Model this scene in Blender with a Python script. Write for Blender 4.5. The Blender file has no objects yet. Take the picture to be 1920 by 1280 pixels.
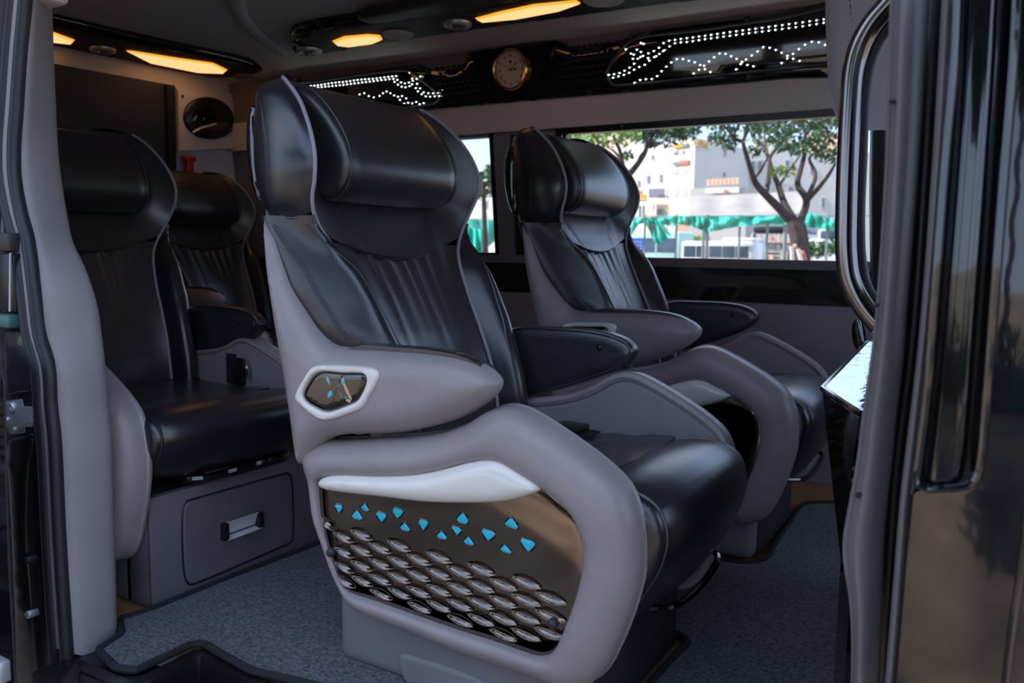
import bpy, bmesh, math, random
import numpy as np
from mathutils import Vector, Matrix
from mathutils.geometry import delaunay_2d_cdt
random.seed(7)
rng = np.random.default_rng(7)
S = bpy.context.scene
COL = S.collection

# ------------------------------------------------------------------ camera, sky, sun, exposure
CAMH = 0.87
_yaw, _tilt, _roll, FPX = math.radians(31.528), math.radians(6.299), math.radians(0.759), 1584.7
_fw = np.array([-math.sin(_yaw)*math.cos(_tilt), math.cos(_yaw)*math.cos(_tilt), -math.sin(_tilt)])
_r0 = np.array([math.cos(_yaw), math.sin(_yaw), 0.0]); _u0 = np.cross(_r0, _fw)
_r = _r0*math.cos(_roll)+_u0*math.sin(_roll); _u = -_r0*math.sin(_roll)+_u0*math.cos(_roll)
camd = bpy.data.cameras.new('camera'); cam = bpy.data.objects.new('camera', camd); COL.objects.link(cam)
cam.matrix_world = Matrix(((_r[0], _u[0], -_fw[0], 0), (_r[1], _u[1], -_fw[1], 0), (_r[2], _u[2], -_fw[2], CAMH), (0, 0, 0, 1)))
camd.sensor_width = 36; camd.lens = FPX/1920*36; camd.clip_start = 0.05; camd.clip_end = 600
camd.dof.use_dof = True; camd.dof.focus_distance = 1.72; camd.dof.aperture_fstop = 5.6
S.camera = cam
S.view_settings.view_transform = 'Standard'; S.view_settings.look = 'None'
S.view_settings.gamma = 1; S.view_settings.use_curve_mapping = False
S.view_settings.exposure = 1.3

W = bpy.data.worlds.new('sky'); S.world = W; W.use_nodes = True
nt = W.node_tree; nt.nodes.clear()
def N(t, kind, **kw):
    n = t.nodes.new(kind)
    for k, v in kw.items(): setattr(n, k, v)
    return n
_o = N(nt, 'ShaderNodeOutputWorld'); _b = N(nt, 'ShaderNodeBackground'); _tc = N(nt, 'ShaderNodeTexCoord')
_sx = N(nt, 'ShaderNodeSeparateXYZ'); _rp = N(nt, 'ShaderNodeValToRGB')
nt.links.new(_tc.outputs['Generated'], _sx.inputs[0]); nt.links.new(_sx.outputs['Z'], _rp.inputs[0])
_rp.color_ramp.elements[0].position = 0.0; _rp.color_ramp.elements[0].color = (0.50, 0.64, 0.82, 1)
_rp.color_ramp.elements[1].position = 0.9; _rp.color_ramp.elements[1].color = (0.37, 0.51, 0.83, 1)
_e = _rp.color_ramp.elements.new(0.16); _e.color = (0.42, 0.58, 0.84, 1)
_no = N(nt, 'ShaderNodeTexNoise'); _no.inputs['Scale'].default_value = 2.2; _no.inputs['Detail'].default_value = 6
nt.links.new(_tc.outputs['Generated'], _no.inputs['Vector'])
_cr = N(nt, 'ShaderNodeValToRGB'); _cr.color_ramp.elements[0].position = .52; _cr.color_ramp.elements[1].position = .78
nt.links.new(_no.outputs[0], _cr.inputs[0])
_mx = N(nt, 'ShaderNodeMixRGB'); _mx.inputs[2].default_value = (.98, .98, 1, 1)
nt.links.new(_cr.outputs[0], _mx.inputs[0]); nt.links.new(_rp.outputs[0], _mx.inputs[1])
nt.links.new(_mx.outputs[0], _b.inputs[0]); _b.inputs[1].default_value = .9
nt.links.new(_b.outputs[0], _o.inputs[0])
sund = bpy.data.lights.new('sun', 'SUN'); sun = bpy.data.objects.new('sun', sund); COL.objects.link(sun)
sund.energy = 3.6; sund.angle = math.radians(0.6); sund.color = (1.0, 0.93, 0.82)
sun.rotation_euler = Vector((0.68, 0.32, -0.66)).to_track_quat('-Z', 'Y').to_euler()

# ------------------------------------------------------------------ pixel -> real plane
def ray(px, py): return _fw+_r*((px-960)/FPX)-_u*((py-640)/FPX)
C0 = np.array([0, 0, CAMH])
def at(px, py, ax, val):
    d = ray(px, py); return C0+d*((val-C0[ax])/d[ax])
def atp(px, py, n, c):
    d = ray(px, py); n = np.array(n); return C0+d*((c-n@C0)/(n@d))
def Y(pts, y): return [at(a, b, 1, y) for a, b in pts]

# ------------------------------------------------------------------ materials
MATS = {}
def mat(name, col, rough=.5, metal=0, bump=0, bscale=200, spec=.5, coat=0, emit=None, estr=0, var=0, vscale=5, trans=0, perf=None, alpha=1, sheen=0):
    m = bpy.data.materials.new(name); m.use_nodes = True; t = m.node_tree; p = t.nodes['Principled BSDF']
    p.inputs['Base Color'].default_value = (*col, 1); p.inputs['Roughness'].default_value = rough
    p.inputs['Metallic'].default_value = metal; p.inputs['Specular IOR Level'].default_value = spec
    p.inputs['Coat Weight'].default_value = coat; p.inputs['Coat Roughness'].default_value = .03
    p.inputs['Alpha'].default_value = alpha
    if sheen: p.inputs['Sheen Weight'].default_value = sheen
    if emit: p.inputs['Emission Color'].default_value = (*emit, 1); p.inputs['Emission Strength'].default_value = estr
    tc = N(t, 'ShaderNodeTexCoord')
    last = None
    if var:
        n = N(t, 'ShaderNodeTexNoise'); n.inputs['Scale'].default_value = vscale; n.inputs['Detail'].default_value = 5
        t.links.new(tc.outputs['Object'], n.inputs['Vector'])
        mr = N(t, 'ShaderNodeMapRange'); mr.inputs['From Min'].default_value = .3; mr.inputs['From Max'].default_value = .7
        mr.inputs['To Min'].default_value = 1-var; mr.inputs['To Max'].default_value = 1+var
        t.links.new(n.outputs[0], mr.inputs[0])
        mm = N(t, 'ShaderNodeMixRGB', blend_type='MULTIPLY'); mm.inputs[0].default_value = 1; mm.inputs[1].default_value = (*col, 1)
        t.links.new(mr.outputs[0], mm.inputs[2]); last = mm.outputs[0]
        t.links.new(last, p.inputs['Base Color'])
    hts = []
    if bump:
        n = N(t, 'ShaderNodeTexNoise'); n.inputs['Scale'].default_value = bscale; n.inputs['Detail'].default_value = 3
        t.links.new(tc.outputs['Object'], n.inputs['Vector'])
        bp = N(t, 'ShaderNodeBump'); bp.inputs['Strength'].default_value = bump; bp.inputs['Distance'].default_value = .002
        t.links.new(n.outputs[0], bp.inputs['Height']); t.links.new(bp.outputs[0], p.inputs['Normal'])
    if perf:
        uv = N(t, 'ShaderNodeUVMap'); sc = N(t, 'ShaderNodeVectorMath', operation='SCALE'); sc.inputs['Scale'].default_value = 1/perf
        fr = N(t, 'ShaderNodeVectorMath', operation='FRACTION'); ds = N(t, 'ShaderNodeVectorMath', operation='DISTANCE'); ds.inputs[1].default_value = (.5, .5, 0)
        lt = N(t, 'ShaderNodeMath', operation='LESS_THAN'); lt.inputs[1].default_value = .2
        t.links.new(uv.outputs[0], sc.inputs[0]); t.links.new(sc.outputs[0], fr.inputs[0]); t.links.new(fr.outputs[0], ds.inputs[0]); t.links.new(ds.outputs['Value'], lt.inputs[0])
        mm = N(t, 'ShaderNodeMixRGB'); mm.inputs[1].default_value = (*col, 1); mm.inputs[2].default_value = (.11, .10, .115, 1)
        t.links.new(lt.outputs[0], mm.inputs[0]); t.links.new(mm.outputs[0], p.inputs['Base Color'])
    MATS[name] = m
    return m
LEA = mat('black_leather', (.013, .013, .020), .3, bump=.12, bscale=420, spec=.7, var=.2, vscale=6)
LEAM = mat('black_leather_matte', (.016, .016, .021), .36, bump=.15, bscale=420, spec=.8)
PERF = mat('perforated_leather', (.014, .014, .017), .36, bump=.1, bscale=420, spec=.8, perf=.0072)
PERFP = mat('perforated_leather_fine', (.012, .012, .015), .34, bump=.1, bscale=420, spec=.85, perf=.0062)
for m_ in (LEA, LEAM, PERF, PERFP):
    p_ = m_.node_tree.nodes['Principled BSDF']; p_.inputs['Coat Weight'].default_value = .45; p_.inputs['Coat Roughness'].default_value = .3; p_.inputs['Coat IOR'].default_value = 1.65
GREY = mat('grey_vinyl', (.335, .292, .30), .36, bump=.06, bscale=300, var=.06, vscale=9)
GREYI = mat('grey_vinyl_inner', (.30, .27, .29), .5, bump=.06, bscale=300)
PIPE = mat('lilac_piping', (.34, .31, .36), .45)
WHITE = mat('pearl_white', (.90, .85, .79), .22, coat=.5)
GLOSS = mat('gloss_black', (.004, .004, .005), .05, coat=1.0, spec=.6)
BRONZE = mat('smoked_gloss', (.20, .165, .145), .07, coat=.4, spec=.5, metal=1.0)
TEAL = mat('teal_insert', (.02, .56, .74), .25, coat=.6)
PLAST = mat('dark_plastic', (.035, .034, .038), .45, bump=.1, bscale=500)
BLKPL = mat('black_plastic', (.010, .010, .011), .3, bump=.05, bscale=300)
RUB = mat('seal_rubber', (.020, .020, .026), .42)
BOXG = mat('box_vinyl', (.14, .125, .14), .5, bump=.1, bscale=300, var=.08, vscale=7)
BASEG = mat('base_vinyl', (.22, .21, .225), .38, var=.1, vscale=8)
CHROME = mat('chrome', (.50, .48, .48), .14, metal=1)
ALU = mat('satin_aluminium', (.66, .66, .70), .35)
HCH = mat('smoked_chrome', (.26, .24, .23), .16, metal=1)
SILV = mat('brushed_silver', (.62, .62, .66), .38, metal=.6)
GOLD = mat('polished_brass', (.80, .52, .20), .18, metal=1)
CARP = mat('grey_carpet', (.082, .085, .10), .95, bump=1.0, bscale=260, var=.9, vscale=130, sheen=.2)
BIND = mat('black_binding', (.014, .014, .016), .8, bump=.4, bscale=400)
TAN = mat('tan_suede', (.60, .52, .50), .95, bump=.2, bscale=200, sheen=.2)
CEIL = mat('ceiling_fabric', (.62, .56, .61), .95, bump=.25, bscale=260)
TRIM = mat('grey_trim', (.19, .17, .185), .5, bump=.05, bscale=300)
PILL = mat('pillar_vinyl', (.30, .275, .28), .55, bump=.12, bscale=220, var=.08, vscale=6)
DARKP = mat('dark_panel', (.020, .021, .032), .6, bump=.1)
LEDM = mat('led_white', (.9, 1, 1), .4, emit=(.82, 1.0, 1.0), estr=2.6)
LEDD = mat('led_reflection_glow', (.5, .55, .55), .4, emit=(.7, .9, .85), estr=.22)
LAMP = mat('amber_lamp', (1, .6, .3), .5, emit=(1.0, .52, .21), estr=.56)
LAMPE = mat('amber_lamp_edge', (1, .5, .1), .5, emit=(1.0, .38, .03), estr=.5)
CREAM = mat('clock_face', (.62, .55, .48), .6)
INK = mat('clock_ink', (.02, .015, .013), .5)
RED = mat('red_plastic', (.45, .02, .02), .4)
TEALP = mat('green_plastic', (.05, .16, .15), .3)
JAMB = mat('painted_jamb', (.018, .018, .024), .3, coat=.4, var=.3, vscale=10)
BODY = mat('black_car_paint', (.006, .006, .009), .06, coat=1.0, spec=.6)
FLEATH = mat('front_grey_leather', (.34, .33, .37), .5, bump=.15, bscale=220)
ASPH = mat('dusty_ground', (.24, .175, .125), .9, bump=.3, bscale=30, var=.75, vscale=.55)
BARK = mat('bark', (.065, .047, .043), .9, bump=1, bscale=30, var=.3, vscale=8)
LEAF = mat('leaf_green', (.055, .125, .05), .5, var=.5, vscale=1.2)
LEAFB = mat('leaf_light', (.22, .34, .08), .5, var=.4, vscale=1.5)
LEAFD = mat('leaf_dark', (.04, .09, .04), .6, var=.5, vscale=.8)
NET = mat('green_net', (.03, .52, .40), .7, var=.3, vscale=1.2, alpha=.75)
STEEL = mat('grey_steel', (.22, .26, .27), .5, metal=.2)
BWHITE = mat('white_render', (.62, .595, .55), .8, var=.04, vscale=.6)
BCREAM = mat('beige_render', (.62, .50, .42), .85, var=.06, vscale=.5)
BGREY = mat('grey_render', (.46, .44, .42), .8, var=.05, vscale=.4)
WIN = mat('far_window_glass', (.18, .20, .24), .2)
AWN = mat('awning_cloth', (.30, .275, .245), .8, var=.12, vscale=.5)
BLOCKW = mat('dark_blocker_render', (.16, .12, .09), .9, var=.4, vscale=.5)  # sun block colour, darkened to dim what the leather reflects
ORANGE = mat('orange_paint', (.85, .30, .05), .5)
YELL = mat('amber_sign', (.62, .28, .015), .5)
CORAL = mat('coral_sign', (.60, .14, .08), .5)
PEACH = mat('peach_panel', (.66, .44, .31), .5)
SLATE = mat('slate_sign', (.16, .20, .20), .5)
BLUE = mat('blue_board', (.03, .10, .40), .5, var=.3, vscale=2)
BUSW = mat('bus_white', (.50, .47, .43), .3, coat=.5)
BUSD = mat('bus_black', (.015, .017, .022), .2)
CURT = mat('pale_curtain', (.50, .40, .38), .8, var=.25, vscale=4)
VANW = mat('van_white', (.66, .68, .70), .3, coat=.4)
VANGL = mat('van_glass', (.06, .09, .13), .1, var=.4, vscale=1.5)
def wood(name, a, b, scale, stretch):
    m = mat(name, a, .45); t = m.node_tree; p = t.nodes['Principled BSDF']
    tc = N(t, 'ShaderNodeTexCoord'); mp = N(t, 'ShaderNodeMapping'); mp.inputs['Scale'].default_value = stretch
    n = N(t, 'ShaderNodeTexNoise'); n.inputs['Scale'].default_value = scale; n.inputs['Detail'].default_value = 6; n.inputs['Distortion'].default_value = .6
    r = N(t, 'ShaderNodeValToRGB'); r.color_ramp.elements[0].position = .35; r.color_ramp.elements[1].position = .65
    r.color_ramp.elements[0].color = (*a, 1); r.color_ramp.elements[1].color = (*b, 1)
    t.links.new(tc.outputs['Object'], mp.inputs[0]); t.links.new(mp.outputs[0], n.inputs['Vector']); t.links.new(n.outputs[0], r.inputs[0]); t.links.new(r.outputs[0], p.inputs['Base Color'])
    return m
WOOD = wood('oak_floor', (.26, .12, .05), (.42, .22, .11), 6, (2, 14, 2))
BWOOD = wood('black_gloss_wood', (.006, .006, .007), (.03, .024, .022), 5, (1.2, 9, 9)); BWOOD.node_tree.nodes['Principled BSDF'].inputs['Roughness'].default_value = .12
BWOOD.node_tree.nodes['Principled BSDF'].inputs['Coat Weight'].default_value = .7
def glass(name, tint, refl=.08):
    m = bpy.data.materials.new(name); m.use_nodes = True; t = m.node_tree; t.nodes.clear()
    o = N(t, 'ShaderNodeOutputMaterial'); mx = N(t, 'ShaderNodeMixShader'); tr = N(t, 'ShaderNodeBsdfTransparent'); gl = N(t, 'ShaderNodeBsdfGlossy')
    fr = N(t, 'ShaderNodeFresnel'); fr.inputs[0].default_value = 1.35
    tr.inputs[0].default_value = (*tint, 1); gl.inputs['Roughness'].default_value = .02
    t.links.new(fr.outputs[0], mx.inputs[0]); t.links.new(tr.outputs[0], mx.inputs[1]); t.links.new(gl.outputs[0], mx.inputs[2]); t.links.new(mx.outputs[0], o.inputs[0])
    return m
GLASS = glass('window_glass', (.97, .98, .99))

# ------------------------------------------------------------------ mesh helpers
ORG = np.zeros(3)          # origin of the thing being built
def tag(o, label=None, cat=None, group=None, kind=None):
    if label: o['label'] = label
    if cat: o['category'] = cat
    if group: o['group'] = group
    if kind: o['kind'] = kind
    return o
def thing(name, label, cat, loc=(0, 0, 0), group=None):
    global ORG
    o = bpy.data.objects.new(name, None); COL.objects.link(o); o.location = loc; o.empty_display_size = .05
    ORG = np.array(loc, float)
    return tag(o, label, cat, group)
def mk(name, V, F, m, parent=None, smooth=True, recalc=True, angle=42, uv=None, kind=None, mats=None, mi=None):
    V = np.asarray(V, float)
    if parent is not None: V = V-ORG
    me = bpy.data.meshes.new(name)
    me.from_pydata(V.tolist(), [], [list(map(int, f)) for f in F])
    me.update()
    if uv is not None:
        l = me.uv_layers.new(name='UVMap'); vi = np.empty(len(me.loops), np.int32); me.loops.foreach_get('vertex_index', vi)
        l.data.foreach_set('uv', np.asarray(uv, np.float32)[vi].ravel())
    for mm in (mats or [m]): me.materials.append(mm)
    if mi is not None: me.polygons.foreach_set('material_index', np.asarray(mi, np.int32))
    if recalc:
        bm = bmesh.new(); bm.from_mesh(me); bmesh.ops.recalc_face_normals(bm, faces=bm.faces); bm.to_mesh(me); bm.free()
    if smooth:
        me.polygons.foreach_set('use_smooth', [True]*len(me.polygons)); me.set_sharp_from_angle(angle=math.radians(angle))
    o = bpy.data.objects.new(name, me); COL.objects.link(o)
    if parent is not None: o.parent = parent
    if kind: o['kind'] = kind
    return o
class MB:
    def __init__(s): s.V = []; s.F = []
    def add(s, V, F):
        k = len(s.V); s.V += [tuple(map(float, v)) for v in V]; s.F += [tuple(int(i)+k for i in f) for f in F]; return s
    def box(s, a, b, rot=None):
        a = np.array(a, float); b = np.array(b, float)
        V = [(x, y, z) for x in (a[0], b[0]) for y in (a[1], b[1]) for z in (a[2], b[2])]
        return s.add(V, [(0, 1, 3, 2), (4, 6, 7, 5), (0, 4, 5, 1), (2, 3, 7, 6), (0, 2, 6, 4), (1, 5, 7, 3)])
    def rbox(s, a, b, r, seg=2):
        bm = bmesh.new(); bmesh.ops.create_cube(bm, size=1)
        a = np.array(a, float); b = np.array(b, float); c = (a+b)/2; d = np.abs(b-a)
        for v in bm.verts: v.co = Vector((c[0]+v.co.x*d[0], c[1]+v.co.y*d[1], c[2]+v.co.z*d[2]))
        bmesh.ops.bevel(bm, geom=bm.edges[:], offset=min(r, d.min()*.49), segments=seg, affect='EDGES', profile=.5)
        bm.verts.index_update()
        s.add([v.co[:] for v in bm.verts], [[v.index for v in f.verts] for f in bm.faces]); bm.free(); return s
    def tube(s, P, r, seg=8, closed=False, cap=True, sq=1.0):
        P = np.asarray(P, float); n = len(P); R = np.full(n, r, float) if np.isscalar(r) else np.asarray(r, float)
        T = np.gradient(P, axis=0) if not closed else np.roll(P, -1, 0)-np.roll(P, 1, 0)
        T /= np.linalg.norm(T, axis=1)[:, None]+1e-12
        ref = np.array([0, 0, 1.]) if abs(T[0][2]) < .9 else np.array([1., 0, 0])
        V = []; nrm = np.cross(T[0], ref); nrm /= np.linalg.norm(nrm)
        for i in range(n):
            nrm = nrm-T[i]*(nrm@T[i]); nrm /= np.linalg.norm(nrm)+1e-12; bi = np.cross(T[i], nrm)
            for k in range(seg):
                a = 2*math.pi*k/seg; V.append(P[i]+R[i]*(math.cos(a)*nrm+sq*math.sin(a)*bi))
        F = []
        for i in range(n if closed else n-1):
            j = (i+1) % n
            for k in range(seg): F.append((i*seg+k, i*seg+(k+1) % seg, j*seg+(k+1) % seg, j*seg+k))
        if cap and not closed: F += [tuple(range(seg))[::-1], tuple((n-1)*seg+k for k in range(seg))]
        return s.add(V, F)
    def prism(s, poly, vec):
        P = np.asarray(poly, float); n = len(P); v = np.asarray(vec, float)
        return s.add(list(P)+list(P+v), [tuple(range(n))[::-1], tuple(range(n, 2*n))]+[(i, (i+1) % n, n+(i+1) % n, n+i) for i in range(n)])
    def lathe(s, c, ax, prof, seg=24):   # prof: (radius, along axis)
        ax = np.asarray(ax, float); ax /= np.linalg.norm(ax); ref = np.array([0, 0, 1.]) if abs(ax[2]) < .9 else np.array([1., 0, 0])
        e1 = np.cross(ax, ref); e1 /= np.linalg.norm(e1); e2 = np.cross(ax, e1); V = []; F = []; n = len(prof)
        for r, h in prof:
            for k in range(seg):
                a = 2*math.pi*k/seg; V.append(np.asarray(c)+ax*h+r*(math.cos(a)*e1+math.sin(a)*e2))
        for i in range(n-1):
            for k in range(seg): F.append((i*seg+k, i*seg+(k+1) % seg, (i+1)*seg+(k+1) % seg, (i+1)*seg+k))
        F += [tuple(range(seg))[::-1], tuple((n-1)*seg+k for k in range(seg))]
        return s.add(V, F)
    def build(s, name, m, parent=None, **kw): return mk(name, s.V, s.F, m, parent, **kw)
def cr(P, n, closed=False):
    """Catmull-Rom through P, resampled to n points of even spacing"""
    P = np.asarray(P, float); k = len(P)
    Q = np.vstack([P[-1], P, P[0], P[1]]) if closed else np.vstack([2*P[0]-P[1], P, 2*P[-1]-P[-2]])
    out = []
    for i in range(k if closed else k-1):
        p0, p1, p2, p3 = Q[i:i+4]
        d0 = max(np.linalg.norm(p1-p0), 1e-9)**.5; d1 = max(np.linalg.norm(p2-p1), 1e-9)**.5; d2 = max(np.linalg.norm(p3-p2), 1e-9)**.5
        m1 = (p2-p1)+d1*((p1-p0)/d0-(p2-p0)/(d0+d1)); m2 = (p2-p1)+d1*((p3-p2)/d2-(p3-p1)/(d1+d2))
        for t in np.linspace(0, 1, 16, endpoint=False):
            out.append((2*t**3-3*t*t+1)*p1+(t**3-2*t*t+t)*m1+(-2*t**3+3*t*t)*p2+(t**3-t*t)*m2)
    out.append(P[0] if closed else P[-1]); out = np.array(out)
    L = np.r_[0, np.cumsum(np.linalg.norm(np.diff(out, axis=0), axis=1))]
    t = np.linspace(0, L[-1], n, endpoint=not closed)
    return np.array([np.interp(t, L, out[:, j]) for j in range(P.shape[1])]).T
def inpoly(Q, P):
    x, y = Q[:, 0], Q[:, 1]; r = np.zeros(len(Q), bool); n = len(P); j = n-1
    for i in range(n):
        xi, yi = P[i]; xj, yj = P[j]
        c = ((yi > y) != (yj > y)); r ^= c & (x < (xj-xi)*(y-yi)/((yj-yi) if yj != yi else 1e-12)+xi); j = i
    return r
def pdist(Q, P):
    d = np.full(len(Q), 1e9); n = len(P)
    for i in range(n):
        a = P[i]; b = P[(i+1) % n]; ab = b-a; t = np.clip(((Q-a)@ab)/max(ab@ab, 1e-15), 0, 1)
        d = np.minimum(d, np.linalg.norm(Q-a-t[:, None]*ab, axis=1))
    return d
def inset(P, d):
    T = np.roll(P, -1, 0)-np.roll(P, 1, 0); T /= np.linalg.norm(T, axis=1)[:, None]+1e-12
    Nn = np.c_[-T[:, 1], T[:, 0]]
    area = .5*np.sum(P[:, 0]*np.roll(P[:, 1], -1)-np.roll(P[:, 0], -1)*P[:, 1])
    return P+Nn*(d if area > 0 else -d)
def tri(loops, g, rings=(.0015, .005, .011), extra=None):
    """triangulate the inside of loops[0]; the other loops are kept as edges"""
    pts = []; ed = []
    for L in loops:
        k = len(pts); pts += L.tolist(); n = len(L); ed += [(k+i, k+(i+1) % n) for i in range(n)]
    P0 = loops[0]; mn = P0.min(0); mx_ = P0.max(0)
    gx, gy = np.meshgrid(np.arange(mn[0], mx_[0], g), np.arange(mn[1], mx_[1], g*.9)); gx[1::2] += g/2
    Q = np.c_[gx.ravel(), gy.ravel()]; Q = Q[inpoly(Q, P0)]
    dd = np.min([pdist(Q, L) for L in loops], axis=0); Q = Q[dd > max(rings+(0,))+g*.4]
    R = []
    for L in loops:
        for r in rings:
            for sg in ((1,) if L is P0 else (1, -1)):
                A = inset(L, r*sg); A = A[inpoly(A, P0)]
                if len(A): A = A[np.min([pdist(A, l2) for l2 in loops], axis=0) > r*.8]; R.append(A)
    allp = np.vstack([np.array(pts)]+R+[Q]+([extra] if extra is not None else []))
    res = delaunay_2d_cdt([Vector(p) for p in allp.tolist()], ed, [], 0, 1e-7)
    V = np.array([v[:] for v in res[0]]); F = np.array([f for f in res[2] if len(f) == 3])
    c = V[F].mean(1); F = F[inpoly(c, P0)]
    return V, F
def ell(d, r): return np.sqrt(np.clip(1-(1-np.clip(d/r, 0, 1))**2, 0, 1))
def solid(V2, F, H, hb, to3):
    """front at height H over the triangulation, flat back at hb, wall between"""
    n = len(V2); fr = [to3(a, b, h) for (a, b), h in zip(V2, H)]; bk = [to3(a, b, hb) for a, b in V2]
    from collections import Counter
    cnt = Counter(); 
    for f in F:
        for i in range(3): cnt[(f[i], f[(i+1) % 3])] += 1
    bd = [e for e in cnt if (e[1], e[0]) not in cnt]
    FF = [tuple(f) for f in F]+[(f[2]+n, f[1]+n, f[0]+n) for f in F]+[(b, a, a+n, b+n) for a, b in bd]
    used = np.unique(np.array([i for f in FF for i in f])); remap = -np.ones(2*n, int); remap[used] = np.arange(len(used))
    allv = np.array(fr+bk)[used]
    return allv, [tuple(remap[list(f)]) for f in FF]
def puff(outline, to3, B, r, hb, g=.008, rings=(.0015, .005, .011), dome=0):
    V2, F = tri([np.asarray(outline)], g, rings); d = pdist(V2, np.asarray(outline)); d[d < 1e-6] = 0
    H = B*ell(d, r)+dome*ell(d, d.max())
    return solid(V2, F, H, hb, to3)
def patch(rows, nu, nv):
    """rows: control rows (each a list of 3D points) -> smooth grid"""
    R = np.array([cr(r, nu) for r in rows]); G = np.array([cr(R[:, j], nv) for j in range(nu)]).transpose(1, 0, 2)
    return G
def gridmesh(G):
    nv, nu = G.shape[:2]; V = G.reshape(-1, 3)
    F = [(i*nu+j, i*nu+j+1, (i+1)*nu+j+1, (i+1)*nu+j) for i in range(nv-1) for j in range(nu-1)]
    du = np.r_[0, np.cumsum(np.linalg.norm(np.diff(G[nv//2], axis=0), axis=1))]; dv = np.r_[0, np.cumsum(np.linalg.norm(np.diff(G[:, nu//2], axis=0), axis=1))]
    uv = np.array([(du[j], dv[i]) for i in range(nv) for j in range(nu)])
    return V, F, uv
def thicken(V, F, off):
    """close an open grid with a copy moved by off"""
    n = len(V); V = np.asarray(V); from collections import Counter
    cnt = set()
    for f in F:
        for i in range(len(f)): cnt.add((f[i], f[(i+1) % len(f)]))
    bd = [e for e in cnt if (e[1], e[0]) not in cnt]
    return np.vstack([V, V+np.asarray(off)]), list(F)+[tuple(i+n for i in f[::-1]) for f in F]+[(b, a, a+n, b+n) for a, b in bd]
def dashes(mb, P, r, length, gap, seg=5):
    L = np.r_[0, np.cumsum(np.linalg.norm(np.diff(P, axis=0), axis=1))]; t = 0
    while t+length < L[-1]:
        q = np.array([[np.interp(x, L, P[:, j]) for j in range(3)] for x in (t, t+length)]); mb.tube(q, r, seg); t += length+gap
def children(o): return [c for c in bpy.data.objects if c.parent == o]
def copy_tree(o, kids, parent=None):
    c = o.copy(); COL.objects.link(c)
    if parent is not None: c.parent = parent
    for ch in kids.get(o.name, []): copy_tree(ch, kids, c)
    return c
def text_mesh(s, size, extrude=.001):
    cu = bpy.data.curves.new('lettering', 'FONT'); cu.body = s; cu.size = size; cu.extrude = extrude; cu.align_x = 'CENTER'; cu.align_y = 'CENTER'; cu.resolution_u = 3
    o = bpy.data.objects.new('lettering', cu); COL.objects.link(o); dg = bpy.context.evaluated_depsgraph_get(); dg.update()
    me = bpy.data.meshes.new_from_object(o.evaluated_get(dg)); V = np.array([v.co[:] for v in me.vertices]); F = [tuple(p.vertices) for p in me.polygons]
    bpy.data.objects.remove(o); bpy.data.meshes.remove(me); return V, F
def place(V, c, ex, ey):
    ex = np.asarray(ex, float)/np.linalg.norm(ex); ey = np.asarray(ey, float); ey = ey-ex*(ey@ex); ey /= np.linalg.norm(ey); ez = np.cross(ex, ey)
    V = np.asarray(V); return np.asarray(c)+V[:, :1]*ex+V[:, 1:2]*ey+V[:, 2:3]*ez
def rrect(w, h, r, k=5):
    out = []
    for cx, cy, a0 in ((w/2-r, h/2-r, 0), (-w/2+r, h/2-r, 90), (-w/2+r, -h/2+r, 180), (w/2-r, -h/2+r, 270)):
        for i in range(k+1): a = math.radians(a0+90*i/k); out.append((cx+r*math.cos(a), cy+r*math.sin(a)))
    return np.array(out)
# ================================================================== CAPTAIN SEAT (prototype = the one beside the open door)
YC = 1.514
SEAT0 = np.array([-0.9, YC, 0.0])
seat = thing('captain_seat', 'black leather captain seat nearest the open door, full view with teal-studded side panel', 'seat', SEAT0, 'captain seats')
def mir(V): V = np.array(V, float); V[:, 1] = 2*YC-V[:, 1]; return V
# ---- backrest control data: height, half width of the piping, piping X, centre X
BZ = np.array([.46, .52, .60, .68, .76, .84, .88, .92, .96, 1.0, 1.04, 1.08, 1.12, 1.16, 1.20, 1.225])
BW = np.array([.161, .158, .162, .169, .18, .204, .23, .258, .277, .285, .287, .282, .273, .259, .242, .222])
BP = np.array([-1.065, -1.068, -1.089, -1.125, -1.168, -1.213, -1.232, -1.238, -1.23, -1.215, -1.211, -1.223, -1.246, -1.279, -1.328, -1.372])
BC = np.array([-1.075, -1.085, -1.11, -1.145, -1.185, -1.228, -1.252, -1.272, -1.29, -1.305, -1.318, -1.332, -1.346, -1.362, -1.382, -1.398])
def bw(z): return np.interp(z, BZ, BW)
def bp(z): return np.interp(z, BZ, BP)
def bc(z): return np.interp(z, BZ, BC)
PIPC = cr(np.c_[BP, BW, BZ], 90)            # smooth piping curve (X, half width, z)
def pw(z): return np.interp(z, PIPC[:, 2], PIPC[:, 1])
def px_(z): return np.interp(z, PIPC[:, 2], PIPC[:, 0])
def smile(u): return .838+.042*(np.abs(u)/.21)**2
# upper (perforated) panel with its curved lower lip
G = []
US = np.linspace(-1, 1, 45)
for k in np.linspace(0, 1, 44):
    row = []
    for t in US:
        w0 = pw(smile(t*.2)); u0 = t*w0; z = smile(u0)+(1.222-smile(u0))*k; w = pw(z); u = t*w; c = bc(z); p = px_(z); a = abs(t)
        dep = p-c; s = 0 if a < .55 else ((a-.55)/.45)**1.7
        x = c+dep*s+.012*(1-k)**6*(1-a**4)
        if k == 0: x -= .014
        x += .006*math.exp(-((a-.62)/.08)**2)*math.exp(-((z-.9)/.05)**2)
        row.append((x, YC+u, z))
    G.append(row)
V, F, uv = gridmesh(np.array(G)); mk('upper_panel', V, F, PERF, seat, uv=uv)
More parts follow.
